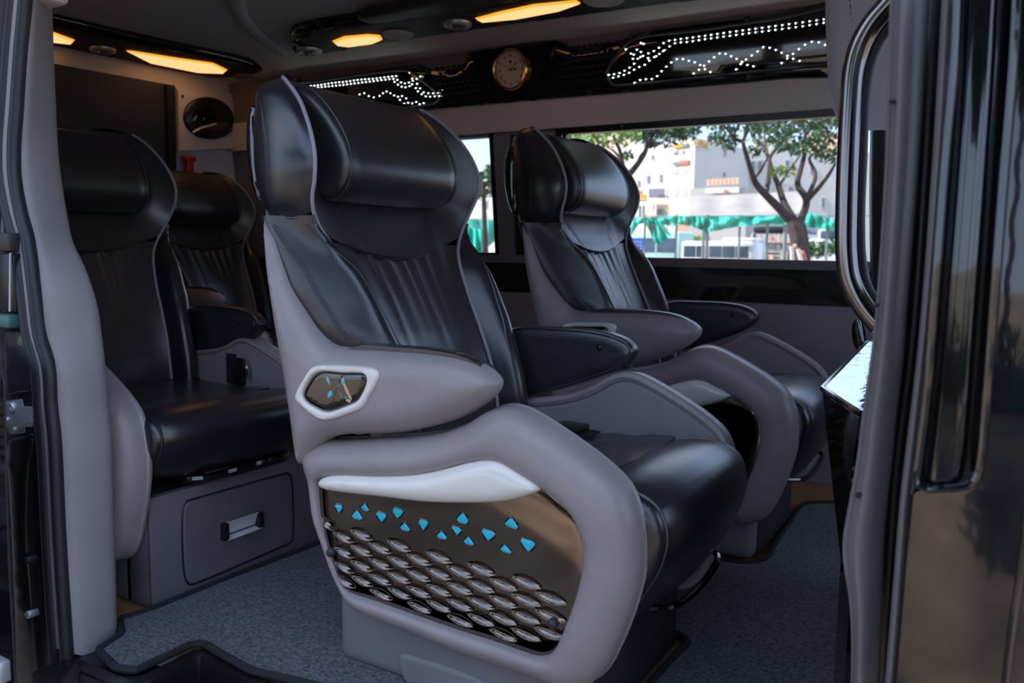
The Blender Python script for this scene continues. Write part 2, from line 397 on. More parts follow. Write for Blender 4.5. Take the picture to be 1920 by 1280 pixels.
# gathered lumbar panel with folds running down from the lip
G = []
fold = [(-.74, .07, -.10), (-.47, .05, .03), (-.22, .075, .09), (.03, .05, .10), (.2, .06, .16), (.45, .05, .10), (.7, .08, .02)]
for z in np.linspace(.44, .875, 70):
    row = []
    for t in np.linspace(-1, 1, 110):
        w = pw(max(z, .46)); c = bc(max(z, .46)); p = px_(max(z, .46)); f = np.clip((z-.58)/.27, 0, 1)
        x = c-.006+(p-c+.004)*abs(t)**3
        for i, (tc_, wd, sl) in enumerate(fold):
            tt = t-(tc_+sl*(.85-z)/.25); ln = .5+.5*((i*37) % 10)/10
            wd2 = wd*(1+.9*(1-f)); x += .0105*(.6+.4*ln)*math.exp(-(tt/wd2)**2)*max(0, (f-(1-ln)*.75))**1.3
        row.append((x, YC+t*w, z))
    G.append(row)
V, F, uv = gridmesh(np.array(G)); mk('lumbar_panel', V, F, PERFP, seat, uv=uv)
# bolsters, wings, piping, stitching on each side
def bolster_row(z):
    w = pw(max(z, .46)); p = px_(max(z, .46)); uo = float(np.interp(z, [.46, .6, .676, .70, .78, .88, .93], [.243, .246, .262, .272, .279, .279, .279])); xo = float(np.interp(z, [.46, .56, .633, .676, .70, .741, .783, .837, .88, .93], [-1.10, -1.115, -1.14, -1.18, -1.21, -1.245, -1.282, -1.311, -1.338, -1.36]))
    d = uo-w; b = .052*np.clip((.93-z)/.12, 0.15, 1)
    return [(p-.004, w, z), (p+b*.35, w+.1*d, z), (p+b, w+.32*d, z), (p+b*1.1, w+.58*d, z), (p*.45+xo*.55+b*1.1, w+.86*d, z), (xo, uo+.004, z), (xo-.02, uo-.004, z), (xo-.035, uo-.03, z)]
def wing_row(z, f=1.0, g=0.0, zc=0.0):
    w = pw(z); p = px_(z); xb = float(np.interp(z, [.925, 1.0, 1.08, 1.15, 1.19, 1.215, 1.23], [-1.392, -1.405, -1.415, -1.428, -1.434, -1.430, -1.420])); D = p-xb
    b = np.interp(z, [.92, .96, 1.15, 1.2], [.6, 1, 1, .7])*f
    return [(p-.003-g*0, w, z), (p-.09*D, w+.012*b-g*.02, z+zc*.3), (p-.28*D, w+.021*b-g*.05, z+zc), (p-.52*D, w+.021*b-g*.07, z+zc), (p-.76*D, w+.008*b-g*.08, z+zc*.8), (p-.93*D, w-.014-g*.07, z+zc*.4), (xb, w-.05-g*.03, z), (xb+.008, w-.10, z)]
WR = [wing_row(z) for z in (.925, .955, 1.0, 1.04, 1.08, 1.12, 1.155, 1.185)]
WR += [wing_row(1.208, .7, .15), wing_row(1.220, .3, .5, .004), wing_row(1.225, 0, 1.0, .006)]
BR = [bolster_row(z) for z in (.46, .53, .6, .66, .70, .74, .78, .82, .86, .895, .918, .93)]
for r in BR[-2:]:
    for i in range(2, 5): pass
for s in (-1, 1):
    def w3(G): G = np.array(G, float); A = G.copy(); A[..., 1] = YC+s*G[..., 1]; return A
    GW = patch(w3(WR), 40, 60); V, F, uv = gridmesh(GW); mk('head_wing', V, F, LEA, seat, uv=uv, angle=60)
    GB = patch(w3(BR), 40, 60); V, F, uv = gridmesh(GB); mk('side_bolster', V, F, LEA, seat, uv=uv, angle=60)
    PIPQ = PIPC[:-2]; P = w3(np.c_[PIPQ[:, 0]+.002, PIPQ[:, 1], PIPQ[:, 2]]); mb = MB(); mb.tube(P, .0042, 8); mb.build('piping', PIPE, seat)
    # inner gusset strip between piping and bolster
    st = MB(); gr = MB()
    cw = GW[2:56, 15]; nrm = np.cross(GW[2:56, 16]-GW[2:56, 14], GW[3:57, 15]-GW[1:55, 15]); nrm /= np.linalg.norm(nrm, axis=1)[:, None]
    if (nrm[20]*np.array([0, s, 0])).sum() < 0: nrm = -nrm
    lat = GW[2:56, 16]-GW[2:56, 14]; lat /= np.linalg.norm(lat, axis=1)[:, None]
    for e in (-1, 1): dashes(st, cr(cw+lat*.0055*e+nrm*.0004, 160), .0009, .004, .0022)
    gr.tube(cr(cw+nrm*.0002, 120), .0013, 6)
    cb = GB[4:58, 25]; nb = np.cross(GB[4:58, 26]-GB[4:58, 24], GB[5:59, 25]-GB[3:57, 25]); nb /= np.linalg.norm(nb, axis=1)[:, None]
    if nb[20][0] < 0: nb = -nb
    lb = GB[4:58, 26]-GB[4:58, 24]; lb /= np.linalg.norm(lb, axis=1)[:, None]
    for e in (-1, 1): dashes(st, cr(cb+lb*.0055*e+nb*.0004, 160), .0009, .004, .0022)
    gr.tube(cr(cb+nb*.0002, 120), .0013, 6)
    gs = MB(); gs.tube(cr(GB[6:58, 9]+np.array([.0006, 0, 0]), 90), .0016, 6); gs.build('gusset_seam', LEAM, seat)
    st.build('stitching', LEAM, seat, kind='stuff'); gr.build('welt_seam', LEAM, seat)
    # seam across wing foot
    mb = MB(); mb.tube(cr(GW[0, :30]+np.array([0, 0, -.001]), 40), .0022, 6); mb.build('cross_seam', LEAM, seat)
# back cover behind the head and gloss shell
rows = []
for z in (.40, .55, .7, .85, 1.0, 1.1, 1.17, 1.205):
    xo = float(np.interp(z, [.40, .55, .7, .85, .93, 1.0, 1.1, 1.17, 1.205], [-1.26, -1.285, -1.33, -1.38, -1.40, -1.425, -1.44, -1.45, -1.44])); wo = float(np.interp(z, [.4, .9, 1.0, 1.205], [.24, .25, .24, .17]))
    rows.append([(xo+.05, YC-wo-.012, z), (xo, YC-wo*.9, z), (xo-.012, YC-wo*.5, z), (xo-.016, YC, z), (xo-.012, YC+wo*.5, z), (xo, YC+wo*.9, z), (xo+.05, YC+wo+.012, z)])
V, F, uv = gridmesh(patch(rows, 30, 30)); V, F = thicken(V, F, (.012, 0, 0)); mk('back_shell', V, F, GREY, seat)
for s in (-1, 1):
    mb = MB(); o2 = cr(np.array([(-1.405, 1.155), (-1.43, 1.168), (-1.448, 1.14), (-1.453, 1.09), (-1.445, 1.02), (-1.42, .96), (-1.402, .955), (-1.395, 1.0), (-1.393, 1.10)]), 46, True)
    V, F = puff(o2, lambda a, b, h: (a, YC+s*(.235+h), b), .022, .03, -.12, g=.012); mk('headrest_back_cover', V, F, GLOSS, seat)
# pillow
pz = np.array([(-1.33, .975), (-1.285, .962), (-1.245, .968), (-1.215, .99), (-1.202, 1.03), (-1.212, 1.08), (-1.243, 1.13), (-1.285, 1.175), (-1.325, 1.203), (-1.36, 1.208), (-1.385, 1.185), (-1.385, 1.10), (-1.362, 1.0)])
pz = cr(pz, 72, True); ctr = np.array([-1.30, 1.085])
V = []; us = [-.203, -.201, -.196, -.188, -.1855, -.183, -.15, -.1, -.05, 0, .05, .1, .15, .183, .1855, .188, .196, .201, .203]
sc = {.203: .62, .201: .78, .196: .89, .188: .955, .1855: .948, .183: .972, .15: .985, .1: .995, .05: 1, 0: 1}
for u in us:
    k = sc[round(abs(u), 4)]
    for q in pz: a = ctr+(q-ctr)*k; V.append((a[0], YC+u, a[1]))
n = len(pz); F = [(i*n+k, i*n+(k+1) % n, (i+1)*n+(k+1) % n, (i+1)*n+k) for i in range(len(us)-1) for k in range(n)]+[tuple(range(n))[::-1], tuple((len(us)-1)*n+k for k in range(n))]
pil = mk('head_pillow', V, F, LEAM, seat, angle=70)
for s in (-1, 1):
    mb = MB(); q = np.array([(*(ctr+(p-ctr)*.974), YC+s*.179) for p in pz])[:, [0, 2, 1]]; dashes(mb, np.vstack([q, q[:1]]), .0009, .004, .0025); mb.build('pillow_stitching', LEAM, pil, kind='stuff')
    mb = MB(); q = np.array([(*(ctr+(p-ctr)*.962), YC+s*.1855) for p in pz])[:, [0, 2, 1]]; mb.tube(q, .002, 6, closed=True); mb.build('pillow_piping', LEAM, pil)
# ---- side shells
OUTP = [(557, 905, 0), (558, 879, .3), (572, 845, .8), (603, 828, 1), (658, 825, 1), (721, 821, 1), (776, 818, 1), (835, 809, 1), (878, 792, 1), (915, 770, 1), (945, 763, 1), (972, 768, 1), (1000, 782, 1), (1067, 826, 1), (1131, 875, 1), (1169, 915, 1), (1188, 960, 1), (1198, 1014, 1), (1194, 1085, .9), (1172, 1162, .8), (1143, 1228, .6), (1115, 1275, .3), (1085, 1302, .1), (1045, 1310, 0), (1000, 1292, 0), (962, 1278, 0), (835, 1234, 0), (740, 1194, 0), (656, 1160, 0), (632, 1140, 0), (616, 1116, 0), (603, 1088, 0), (586, 1040, 0), (566, 976, 0)]
INNP = [(591, 915), (593, 902), (602, 896), (624, 892), (709, 894), (776, 891), (827, 881), (873, 869), (907, 864), (935, 868), (966, 886), (998, 905), (1046, 940), (1074, 972), (1090, 1010), (1093, 1052), (1082, 1110), (1063, 1166), (1042, 1213), (1028, 1230), (1004, 1234), (965, 1222), (920, 1206), (850, 1184), (776, 1158), (700, 1131), (645, 1111), (633, 1098), (616, 1052), (601, 1002), (593, 955)]
def xz(px, py, y): p = at(px, py, 1, y); return (p[0], p[2])
OUT = cr([xz(a, b, 1.2+.04*k) for a, b, k in OUTP], 190, True); INN = cr([xz(a, b, 1.213) for a, b in INNP], 150, True)
V2, F2 = tri([OUT, INN], .012, (.0012, .004, .009, .016)); dO = pdist(V2, OUT); dI = pdist(V2, INN); ins = inpoly(V2, INN) & (dI > 1e-5)
H = .05*ell(dO, .055)*(.62+.38*ell(dI, .03)); H[ins] = .018; H[dO < 1e-6] = 0
V, F = solid(V2, F2, H, -.028, lambda a, b, h: (a, 1.2475-h, b)); mk('side_shell', V, F, GREY, seat); mk('side_shell', mir(V), F, GREY, seat)
# inner rim of the shells (rolled edge and seam of the inner panel)
rim = inset(OUT, .016); 
for s in (-1, 1):
    mb = MB(); y = 1.2755 if s < 0 else 2*YC-1.2755; mb.tube(np.c_[OUT[:, 0], np.full(len(OUT), y-(-s)*-.012 if s < 0 else y+.012), OUT[:, 1]] if False else np.c_[inset(OUT, .009)[:, 0], np.full(len(OUT), y+s*.004), inset(OUT, .009)[:, 1]], .0115, 8, closed=True); mb.build('shell_rim', GREY, seat)
    V, F = puff(inset(OUT, .024)[::2], lambda a, b, h: (a, y-s*(h-.001), b), .004, .006, -.006, g=.04, rings=(.003,)); mk('inner_panel', V, F, GREYI, seat)
# decorative gloss panel: dished with rows of leaf shaped dimples
PNL = inset(INN, -.004)
lp = [((682, 1027), 0, 0), ((682, 1056), 0, 1), ((824, 1040), 4, 1), ((867, 1066), 5, 2), ((989, 1086), 8, 3), ((748, 1077), 2, 2), ((864.5, 1098), 5, 3), ((907, 1095), 6, 3)]
A = np.array([(1, i, j) for _, i, j in lp]); Bq = np.array([xz(*p, 1.222) for p, _, _ in lp]); LAT = np.linalg.lstsq(A, Bq, rcond=None)[0]
def lat(i, j): return LAT[0]+i*LAT[1]+j*LAT[2]
ei = LAT[1]; ej = LAT[2]
def topx(x): return 978+(x-600)*.278
def botx(x): return 1092+(x-671)*.338
from_px = lambda p: None
cells = []
for i in range(-4, 14):
    for j in range(-3, 9):
        c = lat(i, j)
        v = np.array([c[0], 1.222, c[1]-CAMH]); z = v@_fw; ppx = 960+FPX*(v@_r)/z; ppy = 640-FPX*(v@_u)/z
        if ppy > topx(ppx)-4 and ppy < botx(ppx)+4 and inpoly(np.array([c]), inset(INN, .012))[0]: cells.append(c)
d1 = np.array(xz(700, 1035, 1.222))-np.array(xz(664, 1020, 1.222)); LEN = np.linalg.norm(ei)*.62; d1 /= np.linalg.norm(d1); d2 = np.array([-d1[1], d1[0]])
V2, F2 = tri([PNL], .0026, (.003,)); dP = pdist(V2, INN)
H = .004+.006*ell(dP, .09)
for c in cells:
    q = V2-c; a = q@d1/LEN; b = q@d2; wd = .0105*np.clip(1-a*a, 0, None)+1e-6
    bb = (b+.0025)/wd; m = (np.abs(a) < 1) & (np.abs(bb) < 1)
    t = np.clip((1-np.abs(bb)), 0, 1); prof_ = np.where(bb > 0, np.minimum(1, (1-bb)/.35), np.minimum(1, (1+bb)/.85)); prof_ = prof_*prof_*(3-2*prof_)
    H = np.where(m, H-.0062*(1-a*a)**.7*prof_, H)
V, F = solid(V2, F2, H, -.004, lambda a, b, h: (a, 1.2285-h, b)); dpan = mk('decorative_panel', V, F, BRONZE, seat, angle=70)
TRI = [[(626.7, 943.8), (645.5, 948.4), (636.6, 962.5)]]
for Lx in ([(515, 345), (600, 480), (440, 440)], [(610, 265), (668, 380), (555, 335)], [(730, 370), (885, 410), (810, 510)], [(930, 320), (1088, 365), (995, 470)], [(1090, 500), (1168, 615), (1020, 575)], [(1240, 465), (1385, 490), (1310, 610)], [(1530, 600), (1612, 712), (1458, 675)]): TRI.append([(590+a/6.4, 900+b/6.4) for a, b in Lx])
for Lx in ([(150, 218), (193, 310), (93, 285)], [(60, 315), (145, 345), (105, 390)], [(187, 392), (235, 462), (145, 435)], [(268, 337), (388, 370), (325, 432)], [(490, 255), (548, 348), (432, 312)], [(540, 400), (670, 440), (607, 512)], [(445, 447), (500, 520), (402, 490)]): TRI.append([(830+a/3.765, 900+b/3.765) for a, b in Lx])
for T in TRI:
    q = np.array([xz(a, b, 1.2195) for a, b in T]); c = q.mean(0); big = []; yt3 = 1.2285-.004-.006*float(ell(pdist(c[None], INN), .09)[0])-.0008
    for k in range(3):
        p0 = q[k-1]; p1 = q[k]; p2 = q[(k+1) % 3]; big += [p1+(p0-p1)*.22, p1+(p0-p1)*.07+(p2-p1)*.07, p1+(p2-p1)*.22]
    o2 = cr(big, 24, True); V, F = puff(o2, lambda a, b, h: (a, yt3-h, b), .0018, .003, -.006, g=.006, rings=(.0015,)); mk('triangle_insert', V, F, TEAL, dpan)
    mb = MB(); mb.tube(np.array([(p[0], yt3, p[1]) for p in inset(o2, -.0009)]), .0013, 6, closed=True); mb.build('insert_bezel', GLOSS, dpan)
for a, b in ((621, 1035), (1037, 1168)):
    p = at(a, b, 1, 1.218); mb = MB(); mb.lathe(p, (0, -1, 0), [(.009, -.012), (.009, .004), (.0075, .007), (.004, .0085), (.0005, .009)], 16); mb.build('screw_cap', PLAST, dpan)
# pearl white blade
BL = [(591, 911), (594, 901), (602, 896), (624, 892), (709, 894), (776, 891), (827, 881), (873, 869), (907, 864), (935, 868), (966, 886), (990, 902), (1008, 917), (996, 927), (970, 936), (932, 943), (886, 945), (793, 943), (709, 933), (645, 926), (603, 919)]
BLO = cr([xz(a, b, 1.2) for a, b in BL], 110, True)
V, F = puff(BLO, lambda a, b, h: (a, 1.212-h, b), .02, .03, -.008, g=.009); mk('white_blade', V, F, WHITE, seat)
V, F = puff(BLO, lambda a, b, h: (a, 2*YC-1.212+h, b), .02, .03, -.008, g=.012); mk('white_blade', V, F, WHITE, seat)
V, F = puff(PNL, lambda a, b, h: (a, 2*YC-1.2285+h, b), .006, .05, -.004, g=.02); mk('decorative_panel', V, F, BRONZE, seat)
# ---- arm shells sweeping down from the sides of the backrest
ARM = [(479, 393, .3), (496, 415, .8), (519, 450, 1), (530, 483, 1), (548, 533, 1), (577, 587, 1), (604, 628, 1), (622, 646, 1), (657, 653, 1), (732, 657, 1), (815, 664, .9), (869, 675, .8), (898, 688, .6), (914, 704, .4), (919, 718, .2), (912, 736, 0), (884, 764, 0), (836, 791, 0), (773, 809, 0), (711, 817, 0), (640, 819, 0), (600, 826, 0), (577, 846, 0), (559, 873, 0), (549, 877, 0), (543, 862, 0), (530, 775, 0), (515, 679, 0), (498, 596, 0), (483, 512, 0), (476, 450, 0), (475, 410, .1)]
ARMO = cr([xz(a, b, 1.2+.035*k) for a, b, k in ARM], 190, True)
V2, F2 = tri([ARMO], .012, (.0012, .004, .009, .016)); dA = pdist(V2, ARMO); dA[dA < 1e-6] = 0
lowx = np.clip((V2[:, 1]-.66)/.25, 0, 1)
H = .048*ell(dA, .05)*(1-.35*lowx)
V, F = solid(V2, F2, H, -.012, lambda a, b, h: (a, 1.238-h, b)); mk('arm_shell', V, F, GREY, seat); mk('arm_shell', mir(V), F, GREY, seat)
# black inner arm pads
PADP = [(975, 613), (1040, 614), (1100, 618), (1150, 628), (1178, 643), (1187, 660), (1178, 677), (1150, 695), (1100, 713), (1050, 728), (1000, 740), (960, 742), (940, 690), (950, 625)]
PADO = cr([xz(a, b, 1.768) for a, b in PADP], 110, True)
for s in (-1, 1):
    V2, F2 = tri([PADO], .012, (.001, .003, .007)); d = pdist(V2, PADO); d[d < 1e-6] = 0; H = .022*ell(d, .02)-.004*ell(np.clip(d-.012, 0, 1), .03)
    V, F = solid(V2, F2, H, -.02, lambda a, b, h: (a-(.04 if s < 0 else 0), YC+s*(.265-h), b)); pad = mk('arm_pad', V, F, PERFP, seat, uv=V[:, [0, 2]])
    mb = MB(); q = inset(PADO, .004); mb.tube(np.c_[q[:, 0]-(.04 if s < 0 else 0), np.full(len(q), YC+s*(.265-.012)), q[:, 1]], .0045, 8, closed=True); mb.build('pad_piping', LEA, pad)
    p = xz(1123, 652, 1.758); mb = MB(); mb.lathe((p[0], YC+s*.2465, p[1]), (0, -s, 0), [(.008, -.004), (.008, .001), (.005, .004), (.0005, .005)], 14); mb.build('snap_button', BLKPL, pad)
# control console on the arm
BZO = [(589, 686), (627.5, 684.6), (682, 688), (702, 693), (709.5, 701.6), (704, 721), (691, 743), (679, 764), (655, 775), (616.5, 787), (605.6, 787.4), (589, 781), (567, 763), (554, 748), (555, 736.6), (570.6, 707), (581.6, 690.6)]
BZI = [(600, 696), (638.4, 698.3), (683, 702), (687.5, 711.4), (678, 738.7), (669, 752), (649, 761.7), (616.5, 772.6), (605.6, 772.6), (589, 765), (573, 755), (565.7, 744), (566, 735.5), (576, 714.7), (587, 701.6)]
bo = cr([xz(a, b, 1.188) for a, b in BZO], 90, True); bi = cr([xz(a, b, 1.186) for a, b in BZI], 70, True)
V2, F2 = tri([bo, bi], .006, (.001, .003)); dO = pdist(V2, bo); dI = pdist(V2, bi); H = .009*ell(dO, .006)*(.5+.5*ell(dI, .006)); H[dO < 1e-6] = 0; H[inpoly(V2, bi) & (dI > 1e-5)] = .0
for s in (-1, 1):
    V, F = solid(V2, F2, H, -.012, lambda a, b, h: (a, YC+s*(.3215+h), b)); bez = mk('control_bezel', V, F, WHITE, seat)
    V, F = puff(inset(bi, .0006), lambda a, b, h: (a, YC+s*(.3215+h), b), .007, .012, -.004, g=.006); ins_ = mk('control_pad', V, F, GLOSS, bez)
    def q3(Lx): return [(540+a/9.144, 660+b/9.144) for a, b in Lx]
    for Lx, m_ in (([(625, 465), (680, 460), (698, 510), (695, 570)], TEAL), ([(660, 740), (670, 690), (725, 660), (742, 735), (672, 790)], TEAL), ([(890, 480), (945, 475), (955, 530), (905, 560)], TEAL), ([(950, 760), (1000, 785), (965, 800)], TEAL), ([(625, 430), (660, 425), (692, 465), (640, 455)], PEACH), ([(900, 450), (940, 440), (945, 470), (895, 478)], PEACH), ([(920, 555), (955, 535), (1005, 640), (1075, 800), (1050, 830), (990, 720)], PEACH), ([(975, 810), (1005, 800), (1060, 840), (1030, 870), (970, 835)], PEACH), ([(805, 580), (850, 530), (890, 570), (850, 620)], SLATE), ([(815, 640), (850, 650), (930, 760), (905, 790)], SLATE)):
        pl = [xz(a, b, 1.182) for a, b in q3(Lx)]; mb = MB(); mb.prism([(a, YC+s*.3275, b) for a, b in pl], (0, s*.0016, 0)); mb.build('control_marking', m_, bez, smooth=False)
    mb = MB(); p0 = at(640, 700, 1, 1.182); p1 = at(615, 770, 1, 1.182); mb.tube([(p0[0], YC+s*.3288, p0[2]), (p1[0], YC+s*.3288, p1[2])], .0006, 5); mb.build('rocker_gap', PLAST, bez)
# ---- seat cushion
CP = np.array([(-1.08, .21), (-1.085, .42), (-1.06, .447), (-.95, .449), (-.83, .453), (-.72, .461), (-.63, .474), (-.57, .482), (-.515, .475), (-.478, .453), (-.461, .41), (-.466, .36), (-.486, .31), (-.52, .255), (-.565, .212), (-.66, .20), (-.9, .2)])
CPS = cr(CP, 120, True); cc = np.array([-.78, .33])
yl = [1.268, 1.27, 1.276, 1.286, 1.290, 1.294, 1.33, 1.40, 1.47, YC]; kk = [.62, .72, .79, .842, .836, .852, .93, .99, 1.01, 1.02]
ys = yl+[2*YC-y for y in yl[:-1][::-1]]; ks = kk+kk[:-1][::-1]
V = []
for y, k in zip(ys, ks):
    for q in CPS:
        dlt = q-cc; L = np.linalg.norm(dlt); off = (1-k)*.16; a = q-dlt/L*off; V.append((a[0], y, a[1]))
n = len(CPS); F = [(i*n+k, i*n+(k+1) % n, (i+1)*n+(k+1) % n, (i+1)*n+k) for i in range(len(ys)-1) for k in range(n)]+[tuple(range(n))[::-1], tuple((len(ys)-1)*n+k for k in range(n))]
cush = mk('seat_cushion', V, F, LEA, seat, angle=70)
for s in (-1, 1):
    y = YC+s*(YC-1.290); mb = MB()
    q = np.array([((p-(p-cc)/np.linalg.norm(p-cc)*.0255)[0], y, (p-(p-cc)/np.linalg.norm(p-cc)*.0255)[1]) for p in CPS]); mb.tube(q, .003, 6, closed=True); mb.build('cushion_piping', LEAM, cush)
    mb = MB(); q2 = q.copy(); q2[:, 1] -= s*.009; q2[:, [0, 2]] += (q2[:, [0, 2]]-cc)*.006; dashes(mb, q2, .0009, .004, .0025); mb.build('cushion_stitching', PIPE, cush, kind='stuff')
# perforated sitting area let into the cushion, front seam bowed
G = []
for k in np.linspace(0, 1, 26):
    row = []
    for y in np.linspace(1.325, 2*YC-1.325, 40):
        t = (y-YC)/.23; xf = -.61-.03*t*t; x = -1.05+(xf+1.05)*k; z = np.interp(x, [-1.06, -.95, -.83, -.72, -.63, -.57], [.447, .449, .453, .461, .474, .481])+.0035-.001*t*t
        e = min(k, 1-k)*8; z += .003*min(1, e)-.002; z += .0018*math.sin(x*70+3*math.sin(y*22))*math.exp(-((x+.74)/.1)**2)
        row.append((x, y, z))
    G.append(row)
V, F, uv = gridmesh(np.array(G)); V, F = thicken(V, F, (0, 0, -.012)); mk('cushion_insert', V, F, PERFP, cush, uv=np.vstack([uv, uv]))
# belt strap and buckle lying at the back of the cushion
# ---- pedestal, lever, trims
mb = MB(); mb.rbox((-1.2, 1.262, .0), (-.62, 1.74, .235), .03, 3); ped = mb.build('pedestal', BASEG, seat)
oo = cr([xz(a, b, 1.255) for a, b in ((745, 1228), (790, 1235), (900, 1275), (960, 1310), (930, 1345), (800, 1320), (755, 1275))], 50, True)
V, F = puff(oo, lambda a, b, h: (a, 1.263-h, b), .008, .012, -.004, g=.012); mk('moulded_recess', V, F, BASEG, ped)
mb = MB(); mb.rbox((-.66, 1.30, .0), (-.612, 1.72, .20), .02, 2); mb.build('front_cover', PLAST, ped)
mb = MB(); mb.tube(cr([(-.66, 1.36, .222), (-.585, 1.40, .212), (-.535, 1.46, .205), (-.52, 1.53, .209), (-.515, 1.62, .222), (-.525, 1.69, .236), (-.58, 1.72, .24), (-.66, 1.73, .24)], 40), .0075, 8); mb.build('recline_lever', GLOSS, seat)
mb = MB()
for y0 in (1.275, 1.745): mb.rbox((-1.12, y0, .19), (-.62, y0+.025, .215), .006, 1)
mb.build('seat_rail', BLKPL, seat)
# ---- the other three seats
KIDS = {}
for o in bpy.data.objects:
    if o.parent: KIDS.setdefault(o.parent.name, []).append(o)
def clone(label, off, yaw=0, sc=(1, 1, 1), drop=()):
    r = copy_tree(seat, {k: [c for c in v if c.name.split('.')[0] not in drop] for k, v in KIDS.items()}); r.location = tuple(SEAT0+np.array(off)); r.rotation_euler = (0, 0, yaw); r.scale = sc; r['label'] = label; return r
clone('black leather captain seat with the big window directly behind it', (-.002, 1.04, 0), .02, (1, 1, 1.02))
clone('rear black captain seat over the drawer box, half hidden by the grey door pillar', (-1.17, -.055, 0), -.08, (1, 1, 1), ('pedestal', 'front_cover', 'moulded_recess', 'recline_lever', 'seat_rail'))
for c_ in children(bpy.data.objects['captain_seat.002']):
    if c_.name.startswith('seat_cushion'): c_.scale = (1, 1, .67); c_.location.z = .48*.33
    elif c_.name.split('.')[0] in ('side_shell', 'shell_rim', 'inner_panel', 'decorative_panel', 'white_blade') and np.mean([v[1] for v in c_.bound_box]) > 0: c_.scale = (.9, 1, .62); c_.location.z = .6*.38; c_.location.x = -.03
clone('farthest black captain seat in the rear corner, bluish light on its back', (-2.178, 1.207, 0), 0, (1, 1, 1), ('decorative_panel',))

# ================================================================== SETTING
def struct(name, mb, m, **kw):
    o = mb.build(name, m, **kw) if isinstance(mb, MB) else mk(name, mb[0], mb[1], m, **kw)
    o['kind'] = 'structure'; return o
LEAN = .12; WYL = 3.2
WN = np.array([0, 1, LEAN]); WCN = WYL+LEAN*.85
def aw(px, py, off=0): return atp(px, py, WN, WCN-off)         # point on the leaning side wall, off = towards the cabin
def wy(z, off=0): return WYL-LEAN*(z-.85)-off
XB, XF = -3.70, 1.3
mb = MB(); mb.box((XB, 1.075, -.06), (-1.7, 3.3, -.004)); mb.box((-1.7, 1.16, -.06), (XF, 3.3, -.004)); mb.box((-.55, .93, -.06), (XF, 1.16, -.004)); struct('floor', mb, WOOD, smooth=False)
ceil_ = MB(); ceil_.rbox((XB-.1, .9, 1.76), (XF, 3.3, 1.84), .01, 1); struct('ceiling', ceil_, CEIL)
# rear roof bow (soft step in the headliner) 
P = [at(x, y, 2, 1.755) for x, y in ((440, -30), (452, 30), (480, 62), (530, 100))]
mb = MB(); mb.tube(cr(P, 30), .03, 10, sq=.4); struct('trim_1', mb, CEIL)
mb = MB(); mb.box((XB-.08, .95, -.05), (XB, 3.3, 1.8)); struct('wall_rear', mb, CEIL, smooth=False)
# side wall with two windows
zs0, zs1 = 0.842, 1.362
xw = [aw(1057, 300)[0], 1.15]; xs = [-2.95, aw(925, 360)[0]]
zt = aw(1300, 230)[2]; zb = aw(1400, 486)[2]
def wallslab(x0, x1, z0, z1, off, th=.05):
    return [(x0, wy(z0, off), z0), (x1, wy(z0, off), z0), (x1, wy(z1, off), z1), (x0, wy(z1, off), z1)], (0, th, 0)
mb = MB()
for a in ((XB, XF, 0, zb, 0), (XB, XF, zt, 1.78, 0), (XB, xs[0], zb, zt, 0), (xs[1], xw[0], zb, zt, 0), (xw[1], XF, zb, zt, 0)): mb.prism(*wallslab(*a))
struct('wall_left', mb, TRIM, smooth=False)
def frame(name, x0, x1, z0, z1, wd, m):
    mb = MB()
    for a in ((x0-wd, x1+wd, z1, z1+wd, .012), (x0-wd, x1+wd, z0-wd*.6, z0, .012), (x0-wd, x0, z0, z1, .012), (x1, x1+wd, z0, z1, .012)): mb.prism(*wallslab(*a, th=.04))
    return struct(name, mb, m, smooth=False)
zt1 = zt-.03
ORG = np.zeros(3)
f1 = frame('window_1', xw[0], xw[1], zb, zt-.012, .03, BLKPL)
mb = MB(); mb.prism(*wallslab(xw[0], xw[1], zb, zt, -.018, .005)); mb.build('pane', GLASS, f1, smooth=False)
mb = MB(); p = aw(1166, 237, .01); mb.lathe(p, (0, -1, 0), [(.012, 0), (.012, .012), (.006, .016)], 12); mb.build('latch_knob', BLKPL, f1)
zt2 = aw(900, 250)[2]; zb2 = aw(900, 473)[2]
f2 = frame('window_2', xs[0], xs[1], zb2, zt2, .02, BLKPL)
mb = MB(); mb.prism(*wallslab(xs[0], xs[1], zb2, zt, -.018, .005)); mb.build('pane', GLASS, f2, smooth=False)
mb = MB()
# raised pillar trims between windows
x0 = aw(930, 300)[0]; x1 = aw(962, 300)[0]; x2 = aw(995, 300)[0]; x3 = aw(1046, 300)[0]
mb.prism(*wallslab(x0+.01, x1, zb2-.03, zt, .03, .05)); mb.prism(*wallslab(x2, x3, zb, zt, .03, .05)); struct('trim_2', mb, TRIM, smooth=False)
mb = MB(); mb.prism(*wallslab(x1, x2, zb, zt, .012, .02)); struct('trim_3', mb, BLKPL, smooth=False)
# headliner strips above the glass, below and above the display band
zp0 = aw(1300, 162)[2]; zp1 = aw(1450, 40)[2]
mb = MB(); mb.prism(*wallslab(XB, XF, zt+.012, zp0+.02, .03, .06)); struct('trim_4', mb, TAN, smooth=False)
mb = MB(); zq = aw(1045, 72, .05)[2]+.004; mb.prism([(XB, wy(zq, .03), zq), (XF, wy(zq, .03), zq), (XF, 2.86, 1.765), (XB, 2.86, 1.765)], (0, .25, 0)); struct('trim_5', mb, TAN, smooth=False)
